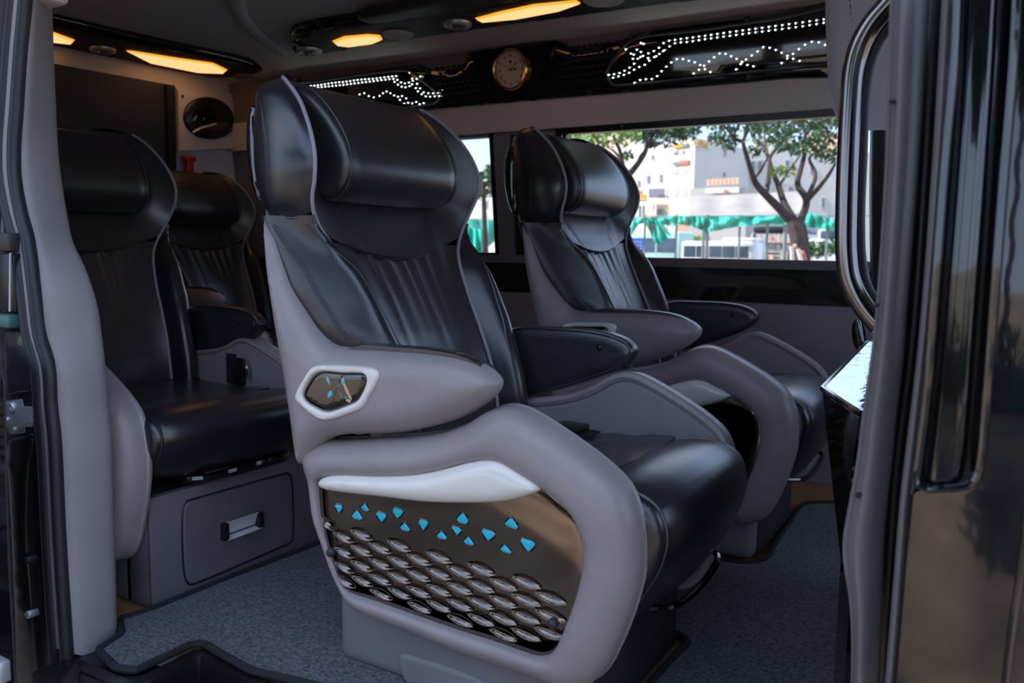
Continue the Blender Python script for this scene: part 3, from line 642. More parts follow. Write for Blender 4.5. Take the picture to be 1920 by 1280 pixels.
# lower wall: sill, black wood band, padded grey panel
z_a = aw(1400, 503)[2]; z_b = aw(1400, 566)[2]
mb = MB(); mb.prism(*wallslab(XB, XF, z_a, zb, .02, .03)); struct('trim_6', mb, TRIM, smooth=False)
mb = MB()
zm = aw(1400, 541)[2]
mb.prism(*wallslab(XB, XF, zm+.004, z_a, .035, .05)); mb.prism(*wallslab(XB, XF, z_b, zm-.004, .03, .05)); mb.prism(*wallslab(XB, XF, zm-.004, zm+.004, .022, .05)); struct('trim_7', mb, BWOOD, smooth=False)
mb = MB(); mb.prism(*wallslab(XB, XF, .0, z_b, .025, .05)); struct('trim_8', mb, GREYI, smooth=False)
# near side of the body, roof edge, front bulkhead with windscreen
mb = MB(); mb.box((XB-.08, 1.0, -.1), (-1.97, 1.06, 1.84)); mb.box((-1.97, 1.0, 1.56), (XF, 1.12, 1.84)); mb.box((.12, 1.0, -.1), (XF, 1.06, .8)); mb.box((.0, .98, -.1), (.12, 1.10, 1.6)); struct('wall_right', mb, TRIM, smooth=False)
mb = MB(); mb.box((XF, 1.0, -.1), (XF+.06, 3.3, .6)); mb.box((XF, 1.0, 1.7), (XF+.06, 3.3, 1.84)); mb.box((XF, 1.0, .6), (XF+.06, 1.08, 1.7)); mb.box((XF, 3.2, .6), (XF+.06, 3.3, 1.7)); struct('wall_front', mb, TRIM, smooth=False)
mb = MB(); mb.box((XF+.02, 1.08, .6), (XF+.026, 3.2, 1.7)); struct('window_3', mb, GLASS, smooth=False)
mb = MB(); mb.box((.12, 1.02, .8), (XF, 1.026, 1.56)); struct('window_4', mb, GLASS, smooth=False)
# roof outside
mb = MB(); mb.rbox((XB-.12, .95, 1.85), (XF+.1, 3.32, 1.9), .02, 1); struct('trim_9', mb, BODY)
# rear wall: dark door panel and speaker panel
def XR(px, py, x): return at(px, py, 0, x)
xr = XB+.03
q = [XR(*p, xr) for p in ((60, 112), (325, 160), (326, 345), (60, 345))]
mb = MB(); mb.prism(q, (-.02, 0, 0)); struct('door_1', mb, DARKP, smooth=False)
mb = MB(); mb.prism([XR(*p, xr+.02) for p in ((313, 158), (328, 160), (332, 360), (318, 360))], (-.03, 0, 0)); struct('trim_10', mb, BLKPL, smooth=False)
# ================================================================== CEILING CONSOLES
def console(name, label, poly, z0, z1, group):
    t = thing(name, label, 'console', tuple(np.r_[np.mean(poly, 0), z0]), group)
    P = cr(poly, 80, True)
    V, F = puff(P, lambda a, b, h: (a, b, z0+.028-h), .028, .018, -.03, g=.03, rings=(.002, .006, .014)); mk('housing', V, F, GLOSS, t)
    V, F = puff(inset(P, .03), lambda a, b, h: (a, b, z0+.002-h), .005, .01, -.01, g=.03, rings=(.003,)); mk('face_plate', V, F, DARKP, t)
    return t
def lens(pts, z, par):
    P = np.array([at(a, b, 2, z)[:2] for a, b in pts]); mb = MB()
    Q = inset(P, .010); n = len(P)
    V = [(*p, z+.002) for p in P]+[(*p, z-.006) for p in Q]+[(*p, z+.01) for p in P]
    F = [(i, (i+1) % n, n+(i+1) % n, n+i) for i in range(n)]; me = F+[tuple(range(n, 2*n))]+[tuple(range(2*n, 3*n))]+[(i, (i+1) % n, 2*n+(i+1) % n, 2*n+i) for i in range(n)]
    return mk('lamp_lens', V, me, None, par, mats=[LAMP, LAMPE], mi=[1]*n+[0]+[0]*(n+1), smooth=False)
def vent(px, py, z, r, par, m, ang=0):
    c = at(px, py, 2, z); mb = MB(); mb.lathe(c, (0, 0, -1), [(r, -.01), (r, .006), (r*.9, .011), (r*.68, .010), (r*.66, .002), (.001, .001)], 28); v = mb.build('air_vent', m, par)
    for k in range(-2, 3):
        hl = math.sqrt(max(.0, (r*.64)**2-(k*r*.24)**2)); mb = MB(); d = np.array([math.cos(ang), math.sin(ang), 0]); e = np.array([-d[1], d[0], 0]); p = c+e*k*r*.24+np.array([0, 0, -.006])
        mb.prism([p-d*hl-e*.006, p+d*hl-e*.006, p+d*hl+e*.003, p-d*hl+e*.003], (0, 0, -.004)); mb.build('vent_slat', m, v, smooth=False)
    return v
def spot(px, py, z, r, par):
    c = at(px, py, 2, z); mb = MB(); mb.lathe(c, (0, 0, -1), [(r, -.01), (r, .006), (r*.93, .014), (r*.8, .017), (r*.6, .013), (r*.58, .008), (.001, .008)], 28); v = mb.build('spot_ring', SILV, par)
    mb = MB(); mb.lathe(c, (0, 0, -1), [(r*.55, .0), (r*.55, .010), (r*.4, .016), (.001, .018)], 20); mb.build('spot_lens', CHROME, v)
    for k in range(5):
        a = k*1.257; mb = MB(); mb.lathe(c+np.array([math.cos(a)*r*.28, math.sin(a)*r*.28, 0]), (0, 0, -1), [(r*.13, .010), (r*.12, .020), (.0005, .024)], 8); mb.build('spot_bulb', CHROME, v)
    return v
ZC = 1.722
def cz(a, b, z=ZC): return at(a, b, 2, z)[:2]
far_poly = [cz(545, 85), cz(552, 103), cz(575, 107), cz(700, 88), cz(900, 58), cz(1080, 34), cz(1240, 12), cz(1330, 0), cz(1330, -60), cz(1240, -46), cz(1080, -18), cz(900, 8), cz(700, 37), cz(570, 58), cz(548, 66)]
t = console('ceiling_console', 'long gloss black overhead console with two amber lamps above the side wall clock', far_poly, ZC, 0, None)
lens([(622, 77), (645, 68), (690, 64), (713, 66), (718, 74), (700, 81), (655, 87), (630, 84)], ZC-.004, t)
lens([(890, 34), (935, 22), (1000, 8), (1080, 0), (1090, 6), (1050, 20), (970, 35), (905, 41)], ZC-.004, t)
spot(580, 93, ZC-.003, .055, t); vent(745, 63, ZC-.003, .064, t, TAN, .9); spot(858, 43, ZC-.003, .055, t); vent(1132, -2, ZC-.003, .07, t, TAN, .9)
mb = MB(); q = [at(a, b, 2, ZC-.002) for a, b in ((668, 30), (690, 43), (760, 35), (1000, -8), (1000, -25), (700, 22))]; P = cr(np.array(q)[:, :2], 50, True)
V, F = puff(P, lambda a, b, h: (a, b, ZC+.004-h), .014, .016, -.01, g=.03, rings=(.003,)); mk('cover_strip', V, F, PLAST, t)
ZR = 1.722
rear_poly = [cz(487, 128), cz(500, 137), cz(490, 150), cz(470, 157), cz(300, 127), cz(101, 89), cz(-60, 62), cz(-60, 8), cz(97, 43), cz(300, 88), cz(440, 117)]
t = console('ceiling_console', 'gloss black overhead console across the rear with amber lamp strips', rear_poly, ZR, 0, None)
lens([(236, 95), (246, 95), (330, 108), (400, 118), (427, 131), (420, 137), (370, 135), (280, 117)], ZR-.004, t)
lens([(60, 52), (100, 60), (141, 75), (135, 82), (96, 78), (40, 70)], ZR-.004, t)
spot(192, 91, ZR-.003, .055, t); vent(462, 143, ZR-.003, .06, t, TRIM, 1.0)

# ================================================================== DISPLAY BAND ON THE SIDE WALL
def bandpts(pts, off): return [aw(a, b, off) for a, b in pts]
EX = np.array([1, 0, 0]); NW = -WN/np.linalg.norm(WN); EY = np.cross(NW, EX); EY = EY if EY[2] > 0 else -EY
def w2(p, off=0):   # 3D wall point -> (a,b)
    return (p[0], (p-np.array([0, wy(.85), .85]))@EY)
def w3d(a, b, off): return np.array([a, wy(.85), .85])+EY*b+NW*off
def wpuff(pts, off, B, r, back=-.02, g=.03, k=60, rings=(.002, .006)):
    P = cr([w2(aw(a, b, off)) for a, b in pts], k, True); return puff(P, lambda a, b, h: w3d(a, b, off+h-B), B, r, back, g=g, rings=rings)
c0 = aw(1100, 130, .03)
t = thing('display_band', 'gloss black band on the side wall with white lights drawing birds over mountains', 'panel', tuple(c0))
V, F = wpuff([(480, 238), (480, 168), (560, 155), (760, 122), (785, 120), (800, 130), (868, 118), (872, 100), (885, 95), (1030, 74), (1052, 76), (1062, 88), (1165, 72), (1180, 64), (1260, 50), (1420, 30), (1700, -8), (1700, 118), (1450, 150), (1200, 172), (900, 197), (640, 222)], .05, .02, .02, -.03, k=170); mk('back_panel', V, F, GLOSS, t)
# light boxes
LB1 = [(1140, 150), (1136, 140), (1155, 105), (1180, 78), (1200, 70), (1300, 58), (1450, 36), (1690, 4), (1690, 105), (1560, 120), (1350, 142), (1170, 160), (1148, 160)]
LB2 = [(500, 222), (500, 170), (600, 152), (740, 133), (768, 134), (790, 150), (822, 178), (824, 190), (812, 196), (740, 203), (600, 218)]
for LB in (LB1, LB2):
    V, F = wpuff(LB, .058, .006, .01, -.02, k=80); bx = mk('light_box', V, F, GLOSS, t)
    mb = MB(); P = cr([aw(a, b, .058) for a, b in LB], 80, True); mb.tube(P, .006, 6, closed=True); mb.build('light_box_rim', PLAST, bx)
def px3(Lx): return [(1000+a/2.977, b/2.977) for a, b in Lx]
def dots(lines, sp, r, echo, ep):
    m1 = MB(); m2 = MB()
    for Lx in lines:
        P = np.array([aw(a, b, .0595) for a, b in Lx]); L = np.linalg.norm(np.diff(P, axis=0), axis=1).sum(); n = max(2, int(L/sp)+1)
        for p in cr(P, n) if len(P) > 2 else np.linspace(P[0], P[1], n):
            m1.lathe(p, NW, [(r, -.002), (r*.9, .002), (.0003, .003)], 7)
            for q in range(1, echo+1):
                m2.lathe(p+EX*ep*q*1.0+EY*.0012*q, NW, [(r*(.62-.12*q), -.002), (.0003, .0012)], 6)  # smaller dim glowing dots stand in for mirror images of each light
    o = m1.build('light_dots', LEDM, t, kind='stuff'); o2 = m2.build('glowing_dot_reflections', LEDD, t, kind='stuff')
R_ = [[(415, 440), (470, 428), (540, 404), (575, 380), (620, 362), (660, 328), (715, 293), (755, 262), (790, 242), (870, 233), (970, 217), (1060, 205), (1170, 190), (1340, 168), (1480, 150), (1620, 128)],
      [(420, 418), (480, 408), (520, 388), (560, 358), (580, 330), (620, 308), (690, 275), (735, 235), (790, 222), (880, 210), (990, 195), (1120, 176), (1240, 160), (1390, 140), (1500, 125), (1620, 108)],
      [(515, 275), (550, 300), (590, 260), (600, 240)], [(560, 305), (600, 290), (615, 245)],
      [(565, 462), (600, 445), (675, 437), (715, 398), (765, 352), (810, 328), (870, 340), (920, 355), (960, 388), (988, 402)],
      [(895, 410), (940, 378), (990, 335), (1045, 297), (1100, 312), (1150, 337), (1200, 365), (1228, 370)],
      [(1132, 387), (1160, 355), (1200, 322), (1250, 288), (1285, 263), (1345, 276), (1400, 302), (1450, 328), (1485, 340)],
      [(1385, 352), (1430, 316), (1490, 268), (1525, 245), (1560, 232), (1600, 238), (1640, 256), (1700, 280)],
      [(555, 328), (600, 318), (640, 325)], [(640, 325), (690, 312), (725, 285)]]
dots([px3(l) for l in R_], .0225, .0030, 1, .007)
def px6(Lx): return [(560+a/6.4, 120+b/6.4) for a, b in Lx]
L_ = [[(-100, 288), (80, 268), (240, 253), (400, 228), (560, 212), (740, 187), (910, 175), (1040, 158), (1170, 145)], [(-100, 306), (120, 290), (345, 270), (490, 255), (680, 232), (870, 208), (1020, 190), (1160, 180), (1200, 200), (1240, 228), (1300, 230), (1350, 208), (1400, 188), (1460, 148)],
      [(1330, 104), (1348, 140), (1362, 178), (1350, 235), (1390, 250), (1420, 238)], [(1150, 215), (1190, 248), (1265, 280), (1330, 265)], [(1405, 290), (1440, 280), (1500, 340), (1550, 350), (1630, 352), (1670, 350)], [(1430, 328), (1465, 355), (1530, 390), (1620, 388), (1685, 385)],
      [(730, 365), (790, 350), (830, 380), (900, 400)], [(970, 382), (1045, 330), (1090, 345), (1130, 368), (1175, 392), (1240, 385)], [(1215, 430), (1290, 412)], [(1265, 475), (1310, 465), (1360, 472), (1410, 455)], [(1450, 482), (1500, 470)]]
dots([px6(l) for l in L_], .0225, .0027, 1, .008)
# raised lattice fields with lozenge studs either side of the clock
lz = MB()
for (x0, x1, y0, y1) in ((820, 915, 128, 185), (1052, 1150, 92, 165)):
    for i in range(9):
        for j in range(6):
            x = x0+(x1-x0)*(i+.5*(j % 2))/9.; y = y0+(y1-y0)*j/5.5-(x-x0)*.13
            p = aw(x, y, .05); P = [p+EX*.016, p+EY*.007, p-EX*.016, p-EY*.007]
            lz.add([*P, p+NW*.004+EX*.002], [(0, 1, 4), (1, 2, 4), (2, 3, 4), (3, 0, 4), (3, 2, 1, 0)])
lz.build('lozenge_studs', GLOSS, t, smooth=False, kind='stuff')
for a, b in ((1400, 37), (1404, 144), (1183, 70), (1105, 172), (802, 135), (560, 150)):
    mb = MB(); mb.lathe(aw(a, b, .05), NW, [(.012, -.002), (.012, .004), (.009, .008), (.001, .009)], 14); mb.build('panel_screw', BLKPL, t)
mb = MB(); Q = [w2(aw(a, b, .05)) for a, b in ((885, 98), (1045, 78), (1010, 168), (905, 178))]; mb.prism([w3d(*p, .05) for p in Q], NW*.008); mb.build('clock_mount', GLOSS, t, smooth=False)
# ---- clock
cc0 = aw(960, 131, .058); e1 = aw(994, 127, .058)-aw(926, 135, .058); RCL = (aw(961, 90.5, .06)-aw(961, 172, .06)); RCL = np.linalg.norm(RCL)/2*.98
t = thing('wall_clock', 'round brass clock with roman numerals on the black wall band', 'clock', tuple(cc0))
mb = MB(); mb.lathe(cc0, NW, [(RCL*.95, -.006), (RCL, .004), (RCL, .016), (RCL*.93, .024), (RCL*.86, .022), (RCL*.83, .012), (RCL*.82, .008), (RCL*.8, .008)], 56); mb.build('bezel', GOLD, t)
mb = MB(); mb.lathe(cc0, NW, [(RCL*.85, -.002), (RCL*.85, .009), (.001, .0092)], 48); mb.build('face', CREAM, t)
for k, s in enumerate(['XII', 'I', 'II', 'III', 'IIII', 'V', 'VI', 'VII', 'VIII', 'IX', 'X', 'XI']):
    a = math.radians(90-30*k); V, F = text_mesh(s, RCL*.24, .0004); V[:, 0] *= .75
    d = EX*math.cos(a)+EY*math.sin(a); ex = EX*math.sin(a)-EY*math.cos(a)
    mk('numeral', place(V, cc0+d*RCL*.66+NW*.0098, ex, d), F, INK, t, smooth=False)
def hand(name, deg, ln, w, blob):
    a = math.radians(deg); d = EX*math.cos(a)+EY*math.sin(a); e = np.cross(NW, d); c = cc0+NW*.0125; mb = MB()
    mb.prism([c-d*ln*.15-e*w, c+d*ln-e*w*.3, c+d*ln+e*w*.3, c-d*ln*.15+e*w], NW*.0008)
    if blob: mb.lathe(c+d*ln*.62, NW, [(w*3.2, 0), (w*3.2, .0008), (.0002, .001)], 10)
    mb.build(name, INK, t, smooth=False)
hand('hour_hand', 0, RCL*.42, .0016, 1); hand('minute_hand', 42, RCL*.66, .0011, 1); hand('second_hand', 143, RCL*.74, .0006, 0)
mb = MB(); mb.lathe(cc0, NW, [(RCL*.05, .009), (RCL*.05, .016), (.0005, .017)], 14); mb.build('centre_pin', GOLD, t)
mb = MB(); mb.lathe(cc0+EY*RCL*.38, NW, [(RCL*.075, .009), (RCL*.07, .0104), (.0005, .0105)], 14); mb.build('dial_emblem', INK, t)

# ================================================================== REAR CORNER
xr = XB+.03
sp_pts = [(334, 172), (462, 178), (470, 276), (336, 283)]
t = thing('speaker_panel', 'pale fabric corner panel holding an oval black loudspeaker', 'panel', tuple(XR(400, 230, xr)))
mb = MB(); mb.prism([XR(*p, xr+.02) for p in sp_pts], (-.045, 0, 0)); mb.build('panel_board', TAN, t, smooth=False)
oval = cr([(343, 222), (350, 197), (370, 184), (400, 183), (425, 197), (438, 222), (432, 248), (410, 260), (375, 258), (352, 243)], 60, True)
Pv = np.array([XR(a, b, xr+.02)[1:] for a, b in oval])
V, F = puff(Pv, lambda a, b, h: (xr+.02+h, a, b), .018, .03, -.01, g=.03); g_ = mk('speaker_ring', V, F, BLKPL, t)
V, F = puff(inset(Pv, .035), lambda a, b, h: (xr+.030+h, a, b), .014, .05, -.005, g=.03); mk('speaker_grille', V, F, GLOSS, g_)
mb = MB(); mb.tube([XR(362, 248, xr+.045), XR(375, 241, xr+.05), XR(405, 232, xr+.05)], .006, 6); mb.build('speaker_bar', SILV, g_)
for a, b in ((455, 186), (342, 180)): mb = MB(); mb.lathe(XR(a, b, xr+.02), (1, 0, 0), [(.008, 0), (.008, .003), (.001, .006)], 10); mb.build('panel_screw', PLAST, t)
t = thing('emergency_hammer', 'small red emergency hammer on the rear wall below the speaker', 'hammer', tuple(XR(350, 312, xr)))
mb = MB(); mb.rbox(XR(344, 328, xr), XR(357, 297, xr)+np.array([.03, 0, 0]), .008); mb.build('handle', RED, t)
mb = MB(); p = XR(350, 298, xr); mb.rbox(p+np.array([.0, -.035, -.012]), p+np.array([.034, .035, .016]), .008); mb.build('hammer_head', RED, t)
# soffit under the rear console
mb = MB(); q0 = [XR(*p, xr) for p in ((40, 84), (480, 160), (480, 182), (335, 172), (325, 160), (40, 108))]; mb.prism(q0, (-.03, 0, 0)); struct('trim_11', mb, TAN, smooth=False)

# ================================================================== DRAWER BOX UNDER THE REAR SEAT
xf = -1.736; yb = 1.206; zt_ = .272
t = thing('drawer_box', 'dark grey vinyl storage box with one drawer under the rear seat', 'box', (xf-.4, 1.9, 0))
mb = MB(); mb.rbox((xf-.014, yb, 0), (xf, 2.75, zt_), .005, 2); mb.rbox((xf-.10, yb, 0), (xf-.002, yb+.014, zt_), .005, 2); mb.rbox((xf-.9, yb, 0), (xf-.08, yb+.012, .115), .004, 2); mb.rbox((xf-.9, 2.73, 0), (xf, 2.75, .25), .004, 2); mb.rbox((xf-.06, yb, zt_-.012), (xf-.002, 2.75, zt_), .004, 2); mb.build('body', BOXG, t)
DL = [(345, 950), (350, 941), (366, 936), (530, 890), (540, 888), (544, 896), (547, 1005), (544, 1016), (530, 1022), (370, 1090), (356, 1094), (349, 1085)]
P = np.array([at(a, b, 0, xf)[1:] for a, b in DL]); Pc = cr(P, 70, True)
V, F = puff(Pc, lambda a, b, h: (xf+.001+h, a, b), .004, .006, -.004, g=.04, rings=(.003,)); dr = mk('drawer', V, F, BOXG, t)
mb = MB(); mb.tube([(xf+.001, p[0], p[1]) for p in inset(Pc, -.003)], .0022, 6, closed=True); mb.build('drawer_gap', BLKPL, t)
hp = [at(a, b, 0, xf+.006) for a, b in ((417, 980), (482, 959), (485, 987), (420, 1011))]
mb = MB(); q = np.array(hp); n_ = 9; V = []; F = []
for k in range(n_):
    f = k/(n_-1); a = q[0]+(q[3]-q[0])*f; b = q[1]+(q[2]-q[1])*f; dx = -.004-.012*math.sin(f*math.pi*.5) if f < .99 else .003
    V += [a+[dx+.014, 0, 0], b+[dx+.014, 0, 0]]
F = [(2*k, 2*k+1, 2*k+3, 2*k+2) for k in range(n_-1)]; V, F = thicken(V, F, (-.006, 0, 0)); hd = mk('handle', V, F, ALU, dr)
for k in (0, 1):
    mb = MB(); a = q[0] if k == 0 else q[1]; b = q[3] if k == 0 else q[2]; mb.rbox(a+np.array([-.004, -.006, 0]), b+np.array([.016, .006, 0]), .003); mb.build('handle_end', BLKPL, hd)
t = thing('seat_slide_bar', 'glossy black slide bar lying on top of the drawer box', 'bar', tuple(at(420, 885, 2, zt_)))
mb = MB(); a = at(290, 915, 0, xf-.02); b = at(535, 856, 0, xf-.02); mb.rbox((xf-.12, a[1]-.01, zt_), (xf-.015, 1.40, zt_+.014), .005); mb.build('slide_plate', GLOSS, t)
mb = MB(); mb.tube(cr([(xf-.06, 1.30, zt_+.02), (xf+.012, 1.34, zt_+.020), (xf+.022, 1.45, zt_+.022), (xf+.012, 1.6, zt_+.024), (xf-.05, 1.7, zt_+.026)], 40), .011, 8); mb.build('slide_handle', GLOSS, t)

# ================================================================== FLOOR COVERINGS AND STEP
def mat_(name, label, pts, grp):
    P = np.array([at(a, b, 2, .0)[:2] if not isinstance(a, tuple) else a for a, b in pts]); Pc = cr(P, 130, True) if True else P
    t = thing(name, label, 'mat', tuple(np.r_[P.mean(0), 0]), grp)
    V, F = puff(Pc, lambda a, b, h: (a, b, .002+h), .008, .01, 0, g=.06, rings=(.004,)); mk('carpet', V, F, CARP, t)
    mb = MB(); mb.tube([(p[0], p[1], .009) for p in inset(Pc, .004)], .0085, 8, closed=True, sq=1.0); mb.build('edge_binding', BIND, t)
def fp(x, y):  # floor point -> itself through pixel helper format
    return ((x, y), None)
def matw(name, label, P, grp=None, sh=True):
    P = np.array(P, float); Pc = []
    for i in range(len(P)):
        a = P[i]; b = P[(i+1) % len(P)]; Pc += [a+(b-a)*t_ for t_ in (.08, .3, .5, .7, .92)]
    Pc = cr(Pc, 240, True); t = thing(name, label, 'mat', tuple(np.r_[P.mean(0), 0]), grp)
    V, F = puff(Pc, lambda a, b, h: (a, b, .002+h), .008, .01, 0, g=.08, rings=(.004,)); mk('carpet', V, F, CARP, t)
    mb = MB(); mb.tube([(p[0], p[1], .008) for p in inset(Pc, .003)], .0085, 8, closed=True); mb.build('edge_binding', BIND, t)
def f2(a, b): return at(a, b, 2, 0.004)[:2]
matw('carpet_mat', 'grey carpet mat between the drawer box and the nearest seat', [f2(180, 1222), f2(226, 1192), f2(222, 1163), f2(283, 1145), f2(430, 1085), f2(575, 1030), (-1.722, 2.25), (-1.165, 2.25), (-1.165, 1.295), (-.98, 1.295), (-.98, 1.16), f2(600, 1292), f2(470, 1262), f2(372, 1207), f2(252, 1262), f2(215, 1256)])
matw('carpet_mat', 'dark carpet mat on the floor in front of the seats, lower right', [(-.60, 1.45), (-.60, 1.76), (-1.12, 1.76), (-1.12, 2.24), (-.59, 2.28), f2(1502, 946), (-.45, 3.1), (.25, 3.05), (.25, 1.22), (-.42, 1.18)])
t = thing('step_tray', 'black moulded step well tray at the door sill', 'tray', (-1.15, 1.03, -.05))
rim_ = cr([at(a, b, 2, -.012)[:2] for a, b in ((148, 1238), (200, 1255), (252, 1270), (310, 1245), (370, 1218), (410, 1222), (480, 1262))]+[(-1.2, 1.13), (-.9, 1.15), (-.56, 1.15), (-.54, .9), (-1.1, .86), (-1.6, .9)], 90, True)
V2 = rim_; n = len(rim_); lv = [(0, -.012), (.012, -.004), (.03, -.012), (.038, -.05), (.045, -.17), (.055, -.185), (.12, -.19)]
V = []; 
for d_, z_ in lv:
    for p in inset(rim_, d_): V.append((p[0], p[1], z_))
F = [(i*n+k, i*n+(k+1) % n, (i+1)*n+(k+1) % n, (i+1)*n+k) for i in range(len(lv)-1) for k in range(n)]+[tuple((len(lv)-1)*n+k for k in range(n))]
mk('tray_shell', V, F, BLKPL, t, recalc=True)
mb = MB(); p = at(215, 1250, 2, -.02); mb.rbox((-1.72, .90, -.10), (-1.46, 1.07, -.016), .012); mb.build('sill_cover', BLKPL, t)

# ================================================================== REAR DOOR PILLAR (left in the photograph)
def ypl(z): return .985+.10*max(0, z-.75)
def onpl(px, py, off=0):
    y = 1.0
    for _ in range(6): y = ypl(at(px, py, 1, y)[2])+off; 
    return at(px, py, 1, y)
PY = [-40, 0, 60, 130, 200, 270, 330, 400, 450, 500, 545, 590, 640, 690, 760, 820, 900, 1000, 1100, 1180, 1226]
PL = np.interp(PY, [-40, 0, 270, 330, 400, 450, 545, 630, 687, 820, 1000, 1226], [64, 60, 37, 39, 52, 64, 76, 87, 104, 114, 123, 137])
PR = np.interp(PY, [-40, 0, 130, 300, 420, 450, 500, 560, 600, 700, 820, 1000, 1195, 1226], [94, 95, 99, 107, 126, 133, 156, 178, 185, 197, 207, 213, 218, 219])
rows = []
for y_, l_, r_ in zip(PY, PL, PR):
    a = onpl(l_, y_, 0); b = onpl(r_, y_, .10); d = b-a; nn = np.array([.92, -.38, 0])
    rows.append([a+np.array([-.05, -.004, 0]), a+np.array([-.01, 0, 0]), a+d*.15+nn*.006, a+d*.45+nn*.012, a+d*.75+nn*.010, a+d*.92+nn*.006, b, b+np.array([-.02, .015, 0]), b+np.array([-.06, .02, 0])])
V, F, uv = gridmesh(patch(rows, 36, 90)); V, F = thicken(V, F, (-.03, .0, 0)); o = mk('trim_12', V, F, PILL); o['kind'] = 'structure'
mb = MB(); p = onpl(78, -2, .04); mb.rbox(p+np.array([-.05, -.03, -.008]), p+np.array([.03, .05, .04]), .015); o = mb.build('trim_13', TAN); o['kind'] = 'structure'
t = thing('door_seal', 'double black rubber weatherstrip along the grey door pillar', 'seal', tuple(onpl(60, 700)))
def seal(xs_, r, off, name, sq=1):
    P = cr([onpl(x, y, off) for x, y in xs_], 110); mb = MB(); mb.tube(P, r, 12, sq=sq); mb.build(name, RUB, t)
SE = [(-40, 51), (0, 48), (100, 39), (200, 32), (270, 27), (330, 28), (400, 40), (450, 53), (545, 65), (630, 76), (687, 92), (760, 97), (820, 103), (1000, 112), (1130, 120), (1290, 131)]
seal([(x, y) for y, x in SE], .0145, -.004, 'seal_lip')
seal([(x-23, y) if y < 500 else (x-21, y) for y, x in SE], .0150, .002, 'seal_lip')
seal([(x-11, y) for y, x in SE], .010, .008, 'seal_web')
# painted jamb behind the hardware, with recesses
mb = MB()
Q = [onpl(x, y, .03) for x, y in ((-80, -60), (20, -60), (10, 270), (20, 400), (40, 545), (66, 687), (85, 1000), (105, 1300), (-80, 1300))]
mb.prism(Q, (0, .05, 0)); o = mb.build('wall_jamb', JAMB, smooth=False); o['kind'] = 'structure'
t = thing('door_jamb_panel', 'black painted door jamb with pressed ribs left of the weatherstrip', 'panel', tuple(onpl(40, 900, .02)))
for k, pts in enumerate([[(8, 620), (50, 615), (58, 690), (62, 735), (10, 742)], [(12, 822), (66, 812), (52, 880), (48, 1000), (70, 1270), (82, 1290), (34, 1290), (22, 1000)], [(24, 350), (14, 430), (34, 500), (44, 590), (8, 600), (-10, 500), (-10, 350)]]):
    P2 = np.array([onpl(x, y, .02)[[0, 2]] for x, y in pts]); V, F = puff(cr(np.vstack([np.array([P2[i]+(P2[(i+1) % len(P2)]-P2[i])*f for f in (.1, .5, .9)]) for i in range(len(P2))]), 60, True), lambda a, b, h: (a, ypl(b)+.026-h, b), .012, .012, -.02, g=.03); mk('pressed_panel', V, F, JAMB, t)
for a, b, r in ((33, 553, .009), (53, 1152, .009), (52, 1050, .008), (8, 83, .012), (2, 165, .01)):
    mb = MB(); mb.lathe(onpl(a, b, .012), (0, -1, 0), [(r, -.02), (r, .002), (r*.8, .004), (r*.45, .004), (r*.45, .001), (.0005, .001)], 14); mb.build('jamb_bolt', SILV if r > .0085 else PLAST, t)
t = thing('door_striker', 'bare metal door striker bracket with a bent loop and bolts', 'bracket', tuple(onpl(40, 785, 0)))
def plate(pts, off, th, name, m, par):
    mb = MB(); mb.prism([onpl(x, y, off) for x, y in pts], (0, th, 0)); return mb.build(name, m, par, smooth=False)
plate([(9, 752), (37, 748), (40, 762), (58, 763), (66, 776), (60, 800), (43, 800), (42, 812), (20, 815), (12, 806)], .004, .006, 'bracket_plate', SILV, t)
P = [onpl(x, y, o_) for x, y, o_ in ((12, 795, -.012), (40, 789, -.014), (62, 783, -.010), (68, 785, .004))]
mb = MB(); q = cr(P, 24); V = []
for p in q: V += [p+np.array([0, 0, .009]), p-np.array([0, 0, .009])]
F = [(2*k, 2*k+1, 2*k+3, 2*k+2) for k in range(23)]; V, F = thicken(V, F, (.001, .005, 0)); mk('striker_loop', V, F, SILV, t)
for a, b in ((24, 763), (26, 803), (14, 790)):
    mb = MB(); mb.lathe(onpl(a, b, .004), (0, -1, 0), [(.011, -.002), (.011, .003), (.009, .006), (.005, .006), (.005, .003), (.0004, .003)], 14); mb.build('bracket_bolt', SILV, t)
t = thing('door_guide_block', 'black plastic guide block with a green pad beside the door seal', 'block', tuple(onpl(8, 520, 0)))
a = onpl(-30, 436, -.02); b = onpl(22, 472, -.02); mb = MB(); mb.rbox((a[0], a[1]-.01, b[2]), (b[0], a[1]+.05, a[2]), .006); mb.build('guide_cap', PLAST, t)
a = onpl(-30, 474, -.02); b = onpl(21, 584, -.02); mb = MB(); mb.rbox((a[0], a[1], b[2]), (b[0], a[1]+.04, a[2]), .003); mb.build('guide_body', BLKPL, t)
a = onpl(-30, 586, -.02); b = onpl(22, 616, -.02); mb = MB(); mb.rbox((a[0], a[1]-.006, b[2]), (b[0], a[1]+.04, a[2]), .005); mb.build('green_pad', TEALP, t)
mb = MB(); mb.tube([onpl(19.5, 474, -.022), onpl(18.5, 584, -.022)], .0025, 6); mb.build('guide_edge', SILV, t)
